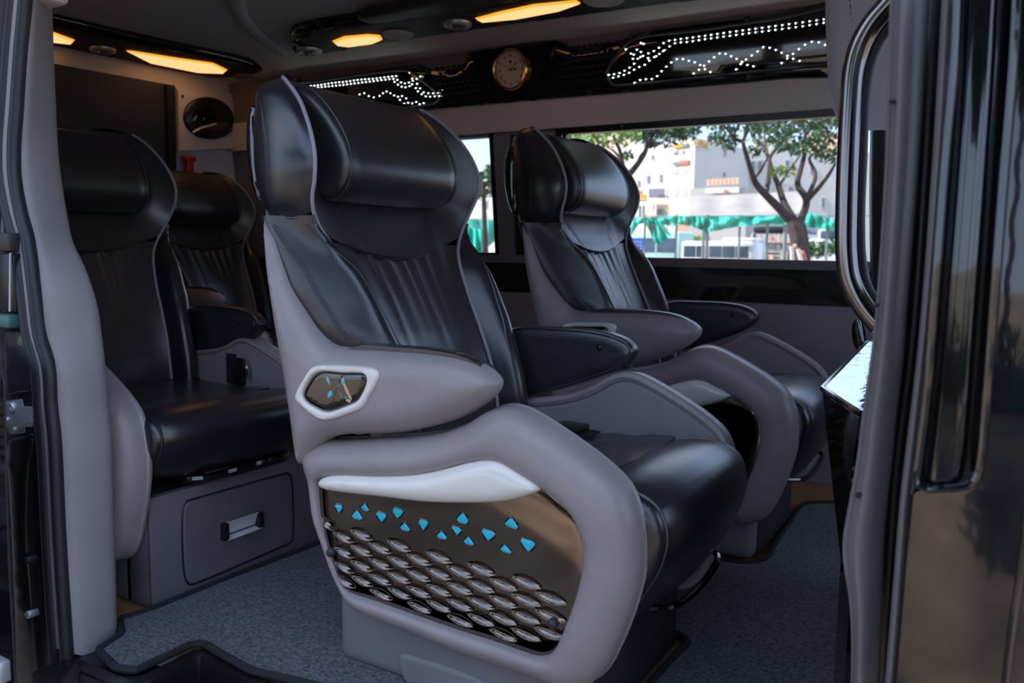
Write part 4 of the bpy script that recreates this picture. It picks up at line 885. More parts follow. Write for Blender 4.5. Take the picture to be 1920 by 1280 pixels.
# edge of the opened sliding door
t = thing('sliding_door', 'edge of the opened black sliding door at the far left', 'door', (-2.4, .86, 0))
P = [at(x, y, 1, .86) for x, y in ((-6, 690), (4, 700), (9, 760), (12, 900), (17, 1060), (24, 1180), (31, 1330))]
poly = P+[np.array([-2.6, .86, P[-1][2]]), np.array([-2.6, .86, P[0][2]])]
mb = MB(); mb.prism(poly, (0, -.05, 0)); mb.build('door_edge', BODY, t, smooth=False)
mb = MB(); mb.tube(cr(np.array(P)+np.array([0, .0, 0]), 40), .0022, 6); mb.build('edge_highlight_strip', PLAST, t)
mb = MB(); a = at(-10, 1268, 1, .805); b = at(10, 1240, 1, .805); mb.rbox((a[0], .795, a[2]), (b[0], .815, b[2]), .003); mb.build('door_roller_bracket', SILV, t)

# ================================================================== FRONT DOOR PILLAR (right in the photograph)
def strip(name, rows, y, bulge, m, par=None, nseg=14, shape=None, back=.03):
    """rows: (py, pxL, pxR) -> half-round vertical strip standing at depth y"""
    G = []
    for py, a, b in rows:
        L = at(a, py, 1, y); R = at(b, py, 1, y); row = [L+np.array([0, back, 0])]
        for k in range(nseg+1):
            t_ = k/nseg; h = math.sin(math.pi*t_)**.6 if shape is None else float(np.interp(t_, *shape)); row.append(L+(R-L)*t_+np.array([0, -bulge*h, 0]))
        row.append(R+np.array([0, back, 0])); G.append(row)
    G = np.array(G); Gs = np.array([cr(G[:, j], 60) for j in range(G.shape[1])]).transpose(1, 0, 2)
    V, F, uv = gridmesh(Gs); return mk(name, V, F, m, par, angle=50)
GP = mat('pillar_rubber', (.19, .18, .185), .36)
t = thing('front_pillar', 'grey rubber lined pillar at the front edge of the door opening', 'pillar', (-.14, 1.05, .7))
A1 = [(-40, 1670, 1738), (0, 1668, 1735), (190, 1663, 1726), (350, 1657, 1716), (600, 1640, 1696), (700, 1628, 1688), (780, 1616, 1678), (860, 1606, 1670), (950, 1590, 1660), (1010, 1580, 1654), (1060, 1583, 1652), (1110, 1592, 1650), (1180, 1597, 1647), (1320, 1596, 1638)]
strip('seal_bead', A1, 1.05, .03, GP, t, shape=([0, .06, .14, .22, .3, .42, .55, .75, .92, 1], [0, .55, .62, .55, .75, 1.0, 1.0, .8, .35, 0]))
A2 = [(-40, 1730, 1776), (300, 1712, 1756), (640, 1688, 1730), (900, 1656, 1700), (1320, 1634, 1668)]
strip('pillar_gap', A2, 1.07, -.01, BLKPL, t)
A3 = [(-40, 1768, 1796), (300, 1748, 1776), (640, 1722, 1746), (860, 1696, 1722), (930, 1688, 1713), (1100, 1674, 1700), (1320, 1656, 1682)]
strip('pillar_bead', A3, .985, .02, GP, t)
for a, b in ((1672, 190), (1643, 572), (1609, 928)): mb = MB(); mb.lathe(at(a, b, 1, 1.02), (0, -1, 0), [(.003, -.004), (.003, .003), (.0004, .004)], 8); mb.build('trim_pin', BLKPL, t)
t = thing('front_door_body', 'gloss black bodywork with a round-ended channel at the right edge', 'bodywork', (0.02, .93, .7))
yb_ = .93
chan = [(1796, -60), (1790, 100), (1772, 300), (1752, 560), (1738, 740), (1722, 870), (1717, 905), (1728, 916), (1770, 916), (1812, 912), (1830, 897), (1838, 870), (1850, 740), (1864, 560), (1884, 300), (1900, 100), (1908, -60)]
# outer skin: left border, right side, lower part
def B3(pts, y): return [at(a, b, 1, y) for a, b in pts]
left = [(-60, 1784, 1797), (300, 1764, 1774), (640, 1737, 1748), (880, 1712, 1723), (925, 1706, 1716)]
strip('channel_border', left, yb_, .006, BODY, t)
chP = np.array([(p[0], p[2]) for p in B3(chan, yb_)])
outer = np.array([(p[0], p[2]) for p in B3([(1708, 930), (1706, 960), (1696, 1100), (1676, 1330), (2050, 1330), (2050, -60), (1912, -60)], yb_)])
ring = np.vstack([outer, chP[::-1][:11]]); ring = ring[:]
oP = cr(np.vstack([B3([(1908, -60), (1900, 100), (1884, 300), (1864, 560), (1850, 740), (1838, 870), (1830, 899), (1812, 914), (1770, 919), (1730, 921), (1712, 926)], yb_)]), 60)[:, [0, 2]]
lo = np.array([(p[0], p[2]) for p in B3([(1700, 1040), (1690, 1160), (1674, 1340), (1900, 1340), (2080, 1340), (2080, 900), (2080, 400), (2080, -60), (2000, -60)], yb_)])
poly = np.vstack([oP, lo])
V2, F2 = tri([poly], .03, (.003, .008)); d = pdist(V2, oP[:-1]) if False else pdist(V2, poly); H = .004-.9*(V2[:, 0]-.02)**2-.02*(V2[:, 1]-.6)**2
V, F = solid(V2, F2, H, -.05, lambda a, b, h: (a, yb_-h, b)); mk('body_skin', V, F, BODY, t)
P = cr(B3([(x, y) for x, y in chan], yb_-.004), 90); mb = MB(); mb.tube(P, .0042, 8); mb.build('channel_lip', CHROME if False else BODY, t)
CH = [(-60, 1796, 1906), (300, 1774, 1884), (640, 1746, 1858), (800, 1730, 1846), (920, 1712, 1834)]
strip('channel_floor', CH, yb_+.02, .012, BODY, t, shape=([0, .12, .3, .6, .8, 1], [0, .7, 1, 1, .6, 0]))
mb = MB(); mb.tube(cr(B3([(1934, 900), (1916, 1060), (1898, 1180), (1880, 1330)], yb_-.012), 40), .004, 8); mb.build('panel_edge', BODY, t)
# chrome grab handle
t = thing('grab_handle', 'chrome tubular grab handle beside the front pillar', 'handle', tuple(at(1595, 300, 1, 1.25)))
HP = [(1690, -20), (1662, 12), (1634, 45), (1612, 85), (1600, 130), (1594, 200), (1589, 300), (1586, 400), (1586, 470), (1592, 520), (1606, 555), (1626, 585), (1650, 612)]
mb = MB(); mb.tube(cr([at(a, b, 1, 1.27) for a, b in HP], 80), .0145, 16); mb.build('tube', HCH, t)
HP2 = [(1690, 20), (1660, 55), (1636, 100), (1622, 160), (1614, 300), (1610, 420), (1613, 490), (1624, 540), (1650, 580)]
mb = MB(); mb.tube(cr([at(a, b, 1, 1.30) for a, b in HP2], 60), .009, 10); mb.build('inner_grip', PLAST, t)
# front seat seen from behind the handle
t = thing('passenger_seat', 'grey leather front row seat back partly hidden by the chrome handle', 'seat', tuple(at(1600, 300, 1, 1.9)))
E1 = [(-60, 1546, 1720), (0, 1547, 1720), (100, 1550, 1720), (170, 1555, 1720), (205, 1562, 1720), (232, 1576, 1720), (250, 1600, 1720)]
strip('headrest_wing', E1, 1.8, .05, FLEATH, t, shape=([0, .05, .15, .3, .5, 1], [0, .4, .7, .9, 1, 1]), back=.12)
mb = MB(); dashes(mb, cr([at(a, b, 1, 1.755) for a, b in ((1590, -30), (1597, 40), (1602, 110), (1590, 190), (1572, 215))], 60), .0012, .008, .005); mb.build('stitching', LEAM, t, kind='stuff')
E2 = [(165, 1642, 1760), (180, 1635, 1760), (230, 1632, 1760), (330, 1630, 1760), (420, 1630, 1760), (500, 1632, 1760), (580, 1640, 1760)]
strip('backrest', E2, 2.3, .05, LEAM, t, shape=([0, .1, .3, .6, 1], [0, .5, .9, 1, 1]), back=.12)
E3 = [(600, 1602, 1612), (612, 1597, 1616), (630, 1597, 1620), (645, 1600, 1622), (655, 1604, 1622)]
strip('side_cover', E3, 2.25, .01, GLOSS, t)
# chrome topped cabinet behind the front seat
t = thing('tray_cabinet', 'dark glossy cabinet with a mirror-like chrome top beside the front pillar', 'cabinet', (-.25, 1.7, .3))
zt3 = .62
top = [at(1543, 724, 2, zt3), at(1625, 668, 2, zt3), at(1720, 668, 2, zt3), at(1720, 780, 2, zt3), at(1612, 757, 2, zt3)]
top = np.array(top)[:, :2]; bot = np.array([at(1580, 985, 1, 1.62)[:2], (top[1][0]+.06, top[1][1]), (top[2][0], top[2][1]), (top[3][0], top[3][1]+.04), at(1600, 1000, 1, 1.53)[:2]])
zt4 = lambda p: zt3-.07*(1.65-p[1])
mb = MB(); V = [(*p, zt4(p)-.012) for p in top]+[(*p, .30) for p in bot]+[(*p, 0.012) for p in bot]; n = 5
mb.add(V, [(0, 1, 2, 3, 4), (14, 13, 12, 11, 10)]+[(i+k*n, (i+1) % n+k*n, (i+1) % n+(k+1)*n, i+(k+1)*n) for i in range(n) for k in range(2)]); mb.build('cabinet_body', BRONZE, t, smooth=False)
CHB = mat('hammered_chrome', (.7, .72, .72), .1, metal=1, bump=1.0, bscale=28)
mb = MB(); mb.prism([(*p, zt4(p)-.012) for p in top], (0, 0, .012)); mb.build('cabinet_top', CHB, t, smooth=False)
mb = MB(); mb.tube([(*p, zt4(p)-.004) for p in top[[3, 4, 0, 1, 2]]], .006, 8); mb.build('top_edge', CHROME, t)

# ================================================================== BELTS
t = thing('seat_belt', 'black seat belt strap and tongue lying on the nearest seat cushion', 'belt', (-1.0, 1.6, .46))
def band(P, w, th, name, m, par):
    P = cr(P, 24); V = []; F = []
    for i, p in enumerate(P):
        tt = P[min(i+1, 23)]-P[max(i-1, 0)]; e = np.cross(tt, [0, 0, 1]); e /= np.linalg.norm(e)+1e-9; V += [p-e*w/2, p+e*w/2]
    F = [(2*k, 2*k+1, 2*k+3, 2*k+2) for k in range(23)]; V, F = thicken(V, F, (0, 0, -th)); mk(name, V, F, m, par)
z0 = .468
band([at(1030, 800, 2, z0), at(1055, 800, 2, z0+.002), at(1085, 806, 2, z0), at(1118, 812, 2, z0-.002)], .05, .003, 'strap', BIND, t)
p = at(1058, 792, 2, z0+.02); mb = MB(); mb.rbox(p+np.array([-.03, -.05, -.02]), p+np.array([.04, .05, -.005]), .006); mb.build('buckle', BLKPL, t)
mb = MB(); q = at(1035, 808, 2, z0+.02); mb.rbox(q+np.array([-.02, -.02, -.006]), q+np.array([.02, .02, .006]), .004); mb.build('tongue', SILV, t)
t = thing('seat_belt_buckle', 'black belt buckle standing upright at the side of the rear seat', 'buckle', tuple(at(455, 700, 1, 1.68)))
mb = MB(); p = at(452, 690, 1, 1.68); mb.rbox(p+np.array([-.03, -.012, -.05]), p+np.array([.015, .012, .03]), .008); mb.build('buckle', BLKPL, t)
mb = MB(); p = at(436, 688, 1, 1.69); mb.rbox(p+np.array([-.025, -.004, -.05]), p+np.array([.02, .004, .04]), .003); mb.build('strap', BIND, t)
mb = MB(); mb.tube(cr([at(458, 672, 1, 1.67), at(464, 690, 1, 1.67), at(466, 708, 1, 1.67)], 12), .006, 6); mb.build('latch', CHROME, t)
# ================================================================== OUTSIDE
GZ = -.65
def gxy(px, y): d = ray(px, 472); return np.array([d[0]/d[1]*y, y])
def zpx(px, py, y): return at(px, py, 1, y)[2]
mb = MB(); mb.box((-150, -80, GZ-.2), (120, 160, GZ)); o = mb.build('ground', ASPH, smooth=False); o['kind'] = 'structure'
def foliage(name, cl, n, size, m, par):
    mb_V = []; F = []
    for c, r in cl:
        for _ in range(int(n*(r/.3)**1.5)):
            d = rng.normal(size=3); d /= np.linalg.norm(d); p = np.asarray(c)+d*r*rng.random()**.45*np.array([1, 1, .75])
            a = rng.normal(size=3); a /= np.linalg.norm(a); b = np.cross(a, rng.normal(size=3)); b /= np.linalg.norm(b); s = size*(.6+.8*rng.random()); k = len(mb_V)
            mb_V += [p-a*s, p+b*s*.45, p+a*s, p-b*s*.45]; F.append((k, k+1, k+2, k+3))
    return mk(name, mb_V, F, m, par, recalc=False, smooth=False, kind='stuff')
def c8(Lx): return [(1040+a/3.556, 200+b/3.556) for a, b in Lx]
def branch(name, pts, y, r0, r1, dy, par):
    P = np.array([at(a, b, 1, y+dy*i/(len(pts)-1)) for i, (a, b) in enumerate(pts)]); n = 26; P = cr(P, n); mb = MB(); mb.tube(P, np.linspace(r0, r1, n), 8); return mb.build(name, BARK, par)
# right-hand tree with the forked trunk
yt = 13.0
t = thing('street_tree', 'forked dark-trunked tree seen through the right of the big window', 'tree', tuple(np.r_[gxy(1500, yt), GZ]))
branch('trunk', [(1502, 640), (1503, 520), (1500, 470), (1497, 440), (1490, 414)], yt, .17, .13, 0, t)
for pts, r0, r1, dy in (([(1590, 780), (1500, 680), (1410, 590), (1340, 510), (1310, 430), (1280, 330), (1258, 235), (1290, 130), (1285, 60)], .105, .03, -.8), ([(1258, 235), (1210, 215), (1150, 150), (1105, 95)], .05, .02, -.6), ([(1605, 770), (1530, 640), (1490, 520), (1455, 440), (1420, 330), (1380, 250), (1320, 200), (1300, 150)], .085, .025, .8), ([(1415, 560), (1430, 420), (1440, 330), (1520, 230), (1548, 180), (1500, 70)], .05, .03, 1.2), ([(1335, 470), (1370, 430), (1420, 340)], .035, .02, -.4), ([(1640, 760), (1680, 625), (1620, 520), (1640, 420), (1665, 320), (1660, 230), (1710, 100), (1730, 40)], .085, .03, .6), ([(1680, 625), (1760, 540), (1830, 450), (1870, 380)], .06, .03, -.5), ([(1680, 615), (1740, 460), (1700, 340), (1780, 280), (1850, 190)], .05, .02, .9), ([(1500, 525), (1560, 430), (1640, 320)], .03, .018, .3), ([(1420, 320), (1400, 200), (1395, 80)], .03, .018, .5)):
    branch('branch', c8(pts), yt, r0*.7, r1*.55, dy, t)
cl = [(at(*c8([p])[0], 1, yt+rng.uniform(-1, 1)), r) for p, r in (((1100, 195), .22), ((1160, 245), .2), ((1075, 210), .15), ((1080, 95), .2), ((1180, 150), .2), ((1330, 105), .26), ((1400, 150), .3), ((1460, 110), .28), ((1560, 200), .3), ((1600, 90), .3), ((1700, 80), .28), ((1760, 130), .26), ((1830, 110), .26), ((1700, 270), .2), ((1840, 300), .24), ((1500, 40), .3), ((1420, 60), .3), ((1340, 290), .16), ((1620, 270), .2), ((1250, 60), .2), ((1200, 40), .26), ((1850, 40), .3), ((1790, 190), .22), ((1560, 270), .15), ((1330, 20), .3), ((1640, 10), .35))]
foliage('foliage', cl, 115, .055, LEAF, t)
foliage('foliage', [(at(*c8([p])[0], 1, yt-.3), r) for p, r in (((1550, 425), .13), ((1460, 432), .09), ((1500, 410), .06))], 110, .05, LEAFB, t)
for k, (a, b) in enumerate((((1484, 462), (1488, 520)), ((1496, 467), (1512, 520)))):
    mb = MB(); mb.tube([at(*a, 1, yt-.5), at(*b, 1, yt-.6)], .035, 6); mb.build('white_stake', BUSW, t)
mb = MB(); mb.tube([at(1504, 470, 1, yt-.4), at(1520, 520, 1, yt-.5)], .03, 6); mb.build('orange_stake', CORAL, t)
mb = MB(); p = at(1490, 461, 1, yt-.2); mb.lathe(p, (0, -1, 0), [(.035, 0), (.03, .03), (.001, .035)], 10); mb.build('stake_knot', PEACH, t)
# left-hand tree above the second seat
yt2 = 14.0
t = thing('street_tree', 'leafy tree rising behind the headrest at the left of the big window', 'tree', tuple(np.r_[gxy(1165, yt2), GZ]))
branch('trunk', [(1165, 640), (1160, 480), (1166, 380), (1172, 330)], yt2, .16, .10, 0, t)
for pts, r0, r1, dy in (([(470, 480), (540, 400), (600, 310), (620, 250), (680, 150), (700, 90)], .085, .03, .5), ([(468, 470), (455, 390), (430, 280), (400, 220), (390, 150), (385, 90)], .07, .03, -.5), ([(450, 370), (400, 300), (358, 270), (350, 230)], .04, .02, .4), ([(545, 395), (570, 330), (600, 290)], .04, .02, -.3), ([(620, 250), (600, 190), (560, 130)], .035, .02, -.6), ([(358, 270), (250, 200), (150, 170)], .035, .015, .2)):
    branch('branch', c8(pts), yt2, r0*.7, r1*.55, dy, t)
cl = [(at(*c8([p])[0], 1, yt2+rng.uniform(-1, 1)), r) for p, r in (((560, 150), .3), ((650, 190), .3), ((720, 165), .32), ((800, 150), .28), ((870, 150), .26), ((920, 125), .2), ((760, 200), .24), ((480, 330), .14), ((600, 110), .3), ((680, 120), .3), ((780, 100), .3), ((860, 110), .26), ((640, 250), .14))]
foliage('foliage', cl, 130, .06, LEAF, t)
cl = [(at(*c8([p])[0], 1, yt2+rng.uniform(-1, 1)), r) for p, r in (((130, 190), .22), ((250, 180), .3), ((200, 240), .22), ((350, 190), .3), ((430, 160), .28), ((490, 190), .24), ((120, 250), .18), ((300, 130), .3), ((420, 110), .3), ((60, 200), .2), ((240, 290), .14))]
foliage('foliage', cl, 110, .06, LEAFB, t)
t = thing('street_tree', 'small green tree seen through the narrow window beside the nearest headrest', 'tree', tuple(np.r_[gxy(905, 20), GZ]))
branch('trunk', [(915, 640), (910, 480), (908, 400), (906, 340)], 20, .14, .05, 0, t)
foliage('foliage', [(at(*p, 1, 20+rng.uniform(-1, 1)), r) for p, r in (((900, 332), .35), ((925, 340), .35), ((880, 345), .3), ((915, 355), .3), ((895, 365), .2), ((935, 330), .3), ((860, 350), .3), ((925, 318), .25))], 110, .09, LEAF, t)
# tower with the gold HOME letters
def bld(name, label, corners, ztop, m, base=GZ):
    t = thing(name, label, 'building', tuple(np.r_[np.mean(corners, 0), GZ]))
    mb = MB(); mb.prism([(*c, base) for c in corners], (0, 0, ztop-base)); w = mb.build('wall', m, t, smooth=False); return t, w
def face(A, B, off=.12):
    """frame of a facade from A to B: returns f(u metres from A, z, out)"""
    d = np.array(B)-np.array(A); L = np.linalg.norm(d); d /= L; n = np.array([d[1], -d[0]])
    if n@(-np.array(A)) < 0: n = -n
    return (lambda u, z, o=0: np.array([*(np.array(A)+d*u+n*o), z])), L, np.array([*d, 0]), np.array([*n, 0])
def hitface(px, py, A, B, out=0):
    d = np.array(B)-np.array(A); n = np.array([d[1], -d[0], 0]); n /= np.linalg.norm(n)
    if n[:2]@(-np.array(A)) < 0: n = -n
    return atp(px, py, n, n[:2]@np.array(A)+out)
def window(px0, py0, px1, py1, A, B, par, m=WIN, name='window', fr=.08, out=.03):
    q = [hitface(*p, A, B, out) for p in ((px0, py1), (px1, py1), (px1, py0), (px0, py0))]; zb_ = (q[0][2]+q[1][2])/2; zt_w = (q[2][2]+q[3][2])/2
    q[0][2] = q[1][2] = zb_; q[2][2] = q[3][2] = zt_w
    d = np.array(B)-np.array(A); n = np.array([d[1], -d[0], 0]); n /= np.linalg.norm(n)
    if n[:2]@(-np.array(A)) < 0: n = -n
    mb = MB(); mb.prism([x-n*.1 for x in q], n*.14); w = mb.build(name, BWHITE if name == 'window' else m, par, smooth=False)
    if name == 'window':
        c = np.mean(q, 0); mb = MB(); mb.prism([c+(x-c)*.82-n*.02 for x in q], n*.08); mb.build('pane', m, w, smooth=False)
    return w
A = gxy(1252, 71.5); B = gxy(1296, 70); C = gxy(1398, 80.5); D = C+(A-B)
zt_t = zpx(1296, 262, 70)
t, w = bld('tower_building', 'narrow white tower building with gold HOME letters along its side', [A, B, C, D], zt_t, BWHITE)
mb = MB(); mb.prism([(*c, zt_t) for c in (A, B, C, D)], (0, 0, .15)); mb.build('parapet', BWHITE, t, smooth=False)
for a, b, c, d in ((1262, 314, 1272, 326), (1278, 313, 1288, 325), (1262, 352, 1272, 368), (1278, 352, 1288, 368), (1261, 398, 1270, 408), (1278, 398, 1287, 408)): window(a, b, c, d, A, B, t, m=BGREY)
for a, b, c, d in ((1263, 283, 1273, 290), (1279, 282, 1284, 288)): window(a, b, c, d, A, B, t, m=SLATE)
for a, b, c, d in ((1357, 283, 1361, 294), (1355, 322, 1360, 332)): window(a, b, c, d, B, C, t)
for a, b, c, d, m_ in ((1264, 269.5, 1280, 277, YELL), (1280, 269, 1290, 275, SLATE), (1262, 303, 1274, 309, SLATE), (1274, 301, 1291, 308, CORAL)): window(a, b, c, d, A, B, t, m=m_, name='sign_board', out=.15)
f, L, ex, n_ = face(B, C)
V, F = text_mesh('HOME', 1.0, .06); V[:, 0] *= (hitface(1330, 276, B, C)-hitface(1301, 268, B, C))@ex/ (np.ptp(V[:, 0])); V[:, 1] *= .9
if ex[0] < 0 and False: ex = -ex
mk('lettering', place(V, hitface(1315.5, 269.5, B, C, .12), ex, (0, 0, 1)), F, GOLD, t, smooth=False)
# white house left of the tower with balconies
A2 = gxy(1150, 78); B2 = gxy(1253, 77)
t, w = bld('white_house', 'white house with balconies left of the narrow tower', [A2, B2, B2+np.array([-4, 9]), A2+np.array([-4, 9])], zpx(1225, 268, 77), BWHITE)
for a, b, c, d in ((1213, 328, 1219, 345), (1237, 326, 1242, 343), (1196, 338, 1200, 350), (1222, 290, 1226, 300)): window(a, b, c, d, A2, B2, t)
for a, b, c, d in ((1212, 345, 1252, 350), (1208, 372, 1252, 377)): window(a, b, c, d, A2, B2, t, m=BWHITE, name='balcony_slab', out=.8)
for a, b, c, d in ((1214, 352, 1250, 372),): window(a, b, c, d, A2, B2, t, m=WIN)
window(1212, 381, 1252, 404, A2, B2, t, m=BCREAM, name='porch', out=.3); window(1232, 392, 1246, 404, A2, B2, t, m=SLATE, name='doorway', out=.5)
for x in (1222, 1228): window(x, 378, x+2.5, 404, A2, B2, t, m=BWHITE, name='column', out=.9)
A2 = gxy(1140, 62); B2 = gxy(1211, 61)
t, w = bld('shop_front', 'low white shop front with an orange awning sign at its top', [A2, B2, B2+np.array([-3, 5]), A2+np.array([-3, 5])], zpx(1200, 374, 61), BWHITE)
window(1190, 358, 1203, 366, A2, B2, t, m=CORAL, name='sign_board', out=.1); window(1192, 365, 1211, 373, A2, B2, t, m=YELL, name='sign_board', out=.1)
for x in (1198, 1205): window(x, 385, x+2, 407, A2, B2, t, m=SLATE, name='pillar_gap', out=.05)
# tall beige block at the far left of the window
A2 = gxy(1020, 96); B2 = gxy(1184, 92)
t, w = bld('apartment_block', 'tall beige apartment block behind the leafy tree', [A2, B2, B2+np.array([-4, 10]), A2+np.array([-4, 10])], zpx(1180, 205, 92), BCREAM)
for k in range(4):
    for x in (1155, 1172): window(x, 268+k*20, x+6, 276+k*20, A2, B2, t, m=BGREY)
# white building at the right with a few dark windows
A2 = gxy(1396, 82); B2 = gxy(1640, 86)
t, w = bld('white_building', 'broad white building with small dark windows behind the forked tree', [A2, B2, B2+np.array([-3, 10]), A2+np.array([-3, 10])], zpx(1450, 288, 83), BWHITE)
for a, b, c, d in ((1472, 298, 1480, 325), (1540, 369, 1546, 391), (1519, 310, 1525, 327), (1408, 300, 1416, 322), (1420, 300, 1430, 322), (1440, 330, 1447, 346), (1478, 350, 1486, 357), (1395, 318, 1408, 328)): window(a, b, c, d, A2, B2, t)
for a, b, c, d in ((1395, 330, 1420, 333), (1455, 346, 1500, 349)): window(a, b, c, d, A2, B2, t, m=BGREY, name='ledge', out=.5)
A3 = gxy(1500, 100); B3_ = gxy(1600, 100)
t, w = bld('orange_house', 'orange-roofed house rising above the broad white building', [A3, B3_, B3_+np.array([-2, 6]), A3+np.array([-2, 6])], zpx(1540, 252, 100), PEACH)
A3 = gxy(1405, 98); B3_ = gxy(1480, 98)
t, w = bld('grey_house', 'grey upper floors behind the broad white building', [A3, B3_, B3_+np.array([-2, 6]), A3+np.array([-2, 6])], zpx(1440, 258, 98), BGREY)
window(1416, 262, 1436, 276, A3, B3_, t, m=SLATE); window(1452, 264, 1470, 284, A3, B3_, t, m=SLATE)
# peach panels on a low roof, and the awning
A3 = gxy(1290, 58); B3_ = gxy(1396, 58)
t, w = bld('low_annex', 'low white annex topped by a row of peach panels', [A3, B3_, B3_+np.array([-1, 3]), A3+np.array([-1, 3])], zpx(1350, 352, 58), BGREY)
for k in range(8):
    x = 1325+k*7.7; window(x, 336-k*.5, x+6.3, 348-k*.4, A3, B3_, t, m=PEACH, name='peach_panel', out=.25)
window(1322, 351, 1386, 362, A3, B3_, t, m=BWHITE, name='sign_board', out=.3)
window(1358, 356, 1364, 361, A3, B3_, t, m=CORAL, name='sign_mark', out=.5)
t = thing('awning', 'large pale grey cloth canopy roof in front of the buildings', 'canopy', tuple(np.r_[gxy(1400, 44), 2]))
q = [at(1293, 407, 1, 30), at(1515, 401, 1, 30), at(1512, 358, 1, 35), at(1296, 368, 1, 35)]
G = []
for v in np.linspace(0, 1, 9):
    G.append([q[0]*(1-u)*(1-v)+q[1]*u*(1-v)+q[2]*u*v+q[3]*(1-u)*v+np.array([0, 0, .08*math.sin(u*19)*math.sin(v*3.1)]) for u in np.linspace(0, 1, 40)])
V, F, uv = gridmesh(np.array(G)); V, F = thicken(V, F, (0, 0, -.05)); mk('canopy_cloth', V, F, AWN, t)
mb = MB(); mb.tube([q[0], q[1]], .05, 6); mb.build('edge_pole', STEEL, t)
for x in (1320, 1440): mb = MB(); p = at(x, 405, 1, 30.5); mb.tube([p, (p[0], p[1], GZ)], .05, 6); mb.build('canopy_post', STEEL, t)
# green net fence with posts
yn = 25.0
t = thing('net_fence', 'green shade net hung in rags from a line of thin grey steel posts', 'fence', tuple(np.r_[gxy(1350, yn), GZ]))
def net(top, bot, y, seedv):
    n = 30; T = cr(np.array(top, float), n); Bt = cr(np.array(bot, float), n); G = []
    for v in np.linspace(0, 1, 12): G.append([at(*(T[i]*(1-v)+Bt[i]*v), 1, y+.12*math.sin(i*1.1+seedv)+.1*math.sin(v*5+i*.4)) for i in range(n)])
    V, F, uv = gridmesh(np.array(G)); V, F = thicken(V, F, (0, .004, 0)); mk('net_panel', V, F, NET, t)
net([(1170, 407), (1200, 408), (1235, 408), (1268, 404)], [(1170, 450), (1185, 440), (1200, 420), (1268, 424)], yn, 0)
net([(1202, 410), (1220, 412), (1240, 415)], [(1210, 418), (1234, 458), (1258, 440)], yn-.2, 1)
net([(1268, 405), (1295, 405), (1327, 408)], [(1268, 420), (1295, 424), (1327, 436)], yn, 2)
net([(1327, 406), (1380, 406), (1430, 405), (1474, 405)], [(1327, 434), (1345, 432), (1390, 424), (1474, 420)], yn, 3)
net([(1500, 404), (1520, 400), (1540, 405), (1575, 414)], [(1500, 425), (1530, 428), (1575, 436)], yn, 4)
net([(800, 412), (860, 411), (900, 411), (945, 413)], [(800, 470), (860, 468), (885, 480), (945, 438)], yn, 5)
net([(845, 420), (870, 425), (905, 430)], [(845, 500), (880, 500), (908, 498)], yn-.3, 6)
for x in (1269, 1327, 1388, 1474, 1553, 1210, 935, 862, 1700):
    p = at(x, 403, 1, yn+.1); mb = MB(); mb.tube([p, (p[0], p[1], GZ)], .035 if x not in (1327, 1474) else .06, 8); mb.build('fence_post', STEEL, t)
mb = MB(); mb.tube([at(700, 411, 1, yn+.1), at(1268, 405, 1, yn+.1), at(1474, 404, 1, yn+.1), at(1720, 404, 1, yn+.1)], .02, 6); mb.build('top_wire', STEEL, t)
# coach facing us
yc = 42.0
def X_(px, y=yc): return gxy(px, y)[0]
t = thing('coach', 'white coach facing the window, black roof cap and tall windscreen', 'bus', tuple(np.r_[gxy(1448, yc), GZ]))
xl, xr_ = X_(1406), X_(1494)
z_ = lambda py: zpx(1448, py, yc)
mb = MB(); mb.rbox((xl, yc, GZ+.25), (xr_, yc+9, z_(436)), .12); mb.build('body', BUSW, t)
mb = MB(); mb.rbox((xl+.1, yc-.05, z_(438)), (xr_-.1, yc+8.8, z_(423)), .15); mb.build('roof_cap', BUSD, t)
mb = MB(); mb.prism([(xl+.12, yc-.06, z_(450)), (xl+.5, yc-.06, z_(458)), (xr_-.3, yc-.06, z_(458)), (xr_-.06, yc-.06, z_(450)), (xr_-.06, yc-.06, z_(437)), (xl+.12, yc-.06, z_(437))], (0, .1, 0)); ws = mb.build('windscreen', VANGL, t, smooth=False)
for k in range(7):
    x0 = xl+.3+k*(xr_-xl-.6)/7; mb = MB(); mb.box((x0, yc-.075, z_(455)), (x0+.26, yc-.055, z_(438.5))); mb.build('curtain', CURT, ws, smooth=False)
mb = MB(); mb.prism([(X_(1446), yc-.09, z_(450)), (X_(1452), yc-.09, z_(450)), (X_(1449), yc-.09, z_(440))], (0, .02, 0)); mb.build('warning_triangle', CORAL, ws, smooth=False)
mb = MB(); mb.prism([(X_(1424), yc-.08, z_(458)), (X_(1428), yc-.08, z_(464)), (X_(1470), yc-.08, z_(464)), (X_(1474), yc-.08, z_(457))], (0, .1, 0)); mb.build('name_strip', BUSD, t, smooth=False)
V, F = text_mesh('VANDOJJJ', .2, .01); V[:, 0] *= (X_(1464)-X_(1428))/np.ptp(V[:, 0]); mk('lettering', place(V, (X_(1446), yc-.1, z_(461)), (1, 0, 0), (0, 0, 1)), F, BUSW, t, smooth=False)
for a, b in ((473.2, 475.5), (481, 483)): mb = MB(); mb.box((X_(1430), yc-.04, z_(b)), (X_(1462), yc+.05, z_(a))); mb.build('grille_slot', BUSD, t, smooth=False)
mb = MB(); mb.box((X_(1443), yc-.06, z_(487)), (X_(1451), yc, z_(478))); mb.build('number_plate', PEACH, t, smooth=False)
for sx in (-1, 1):
    a, b = (X_(1408), X_(1418)) if sx < 0 else (X_(1478), X_(1490)); mb = MB(); mb.prism([(a, yc-.05, z_(486)), (b, yc-.05, z_(486)), (b, yc-.05, z_(470)), (a, yc-.05, z_(466))], (0, .1, 0)); mb.build('headlight_bay', BUSD, t, smooth=False)
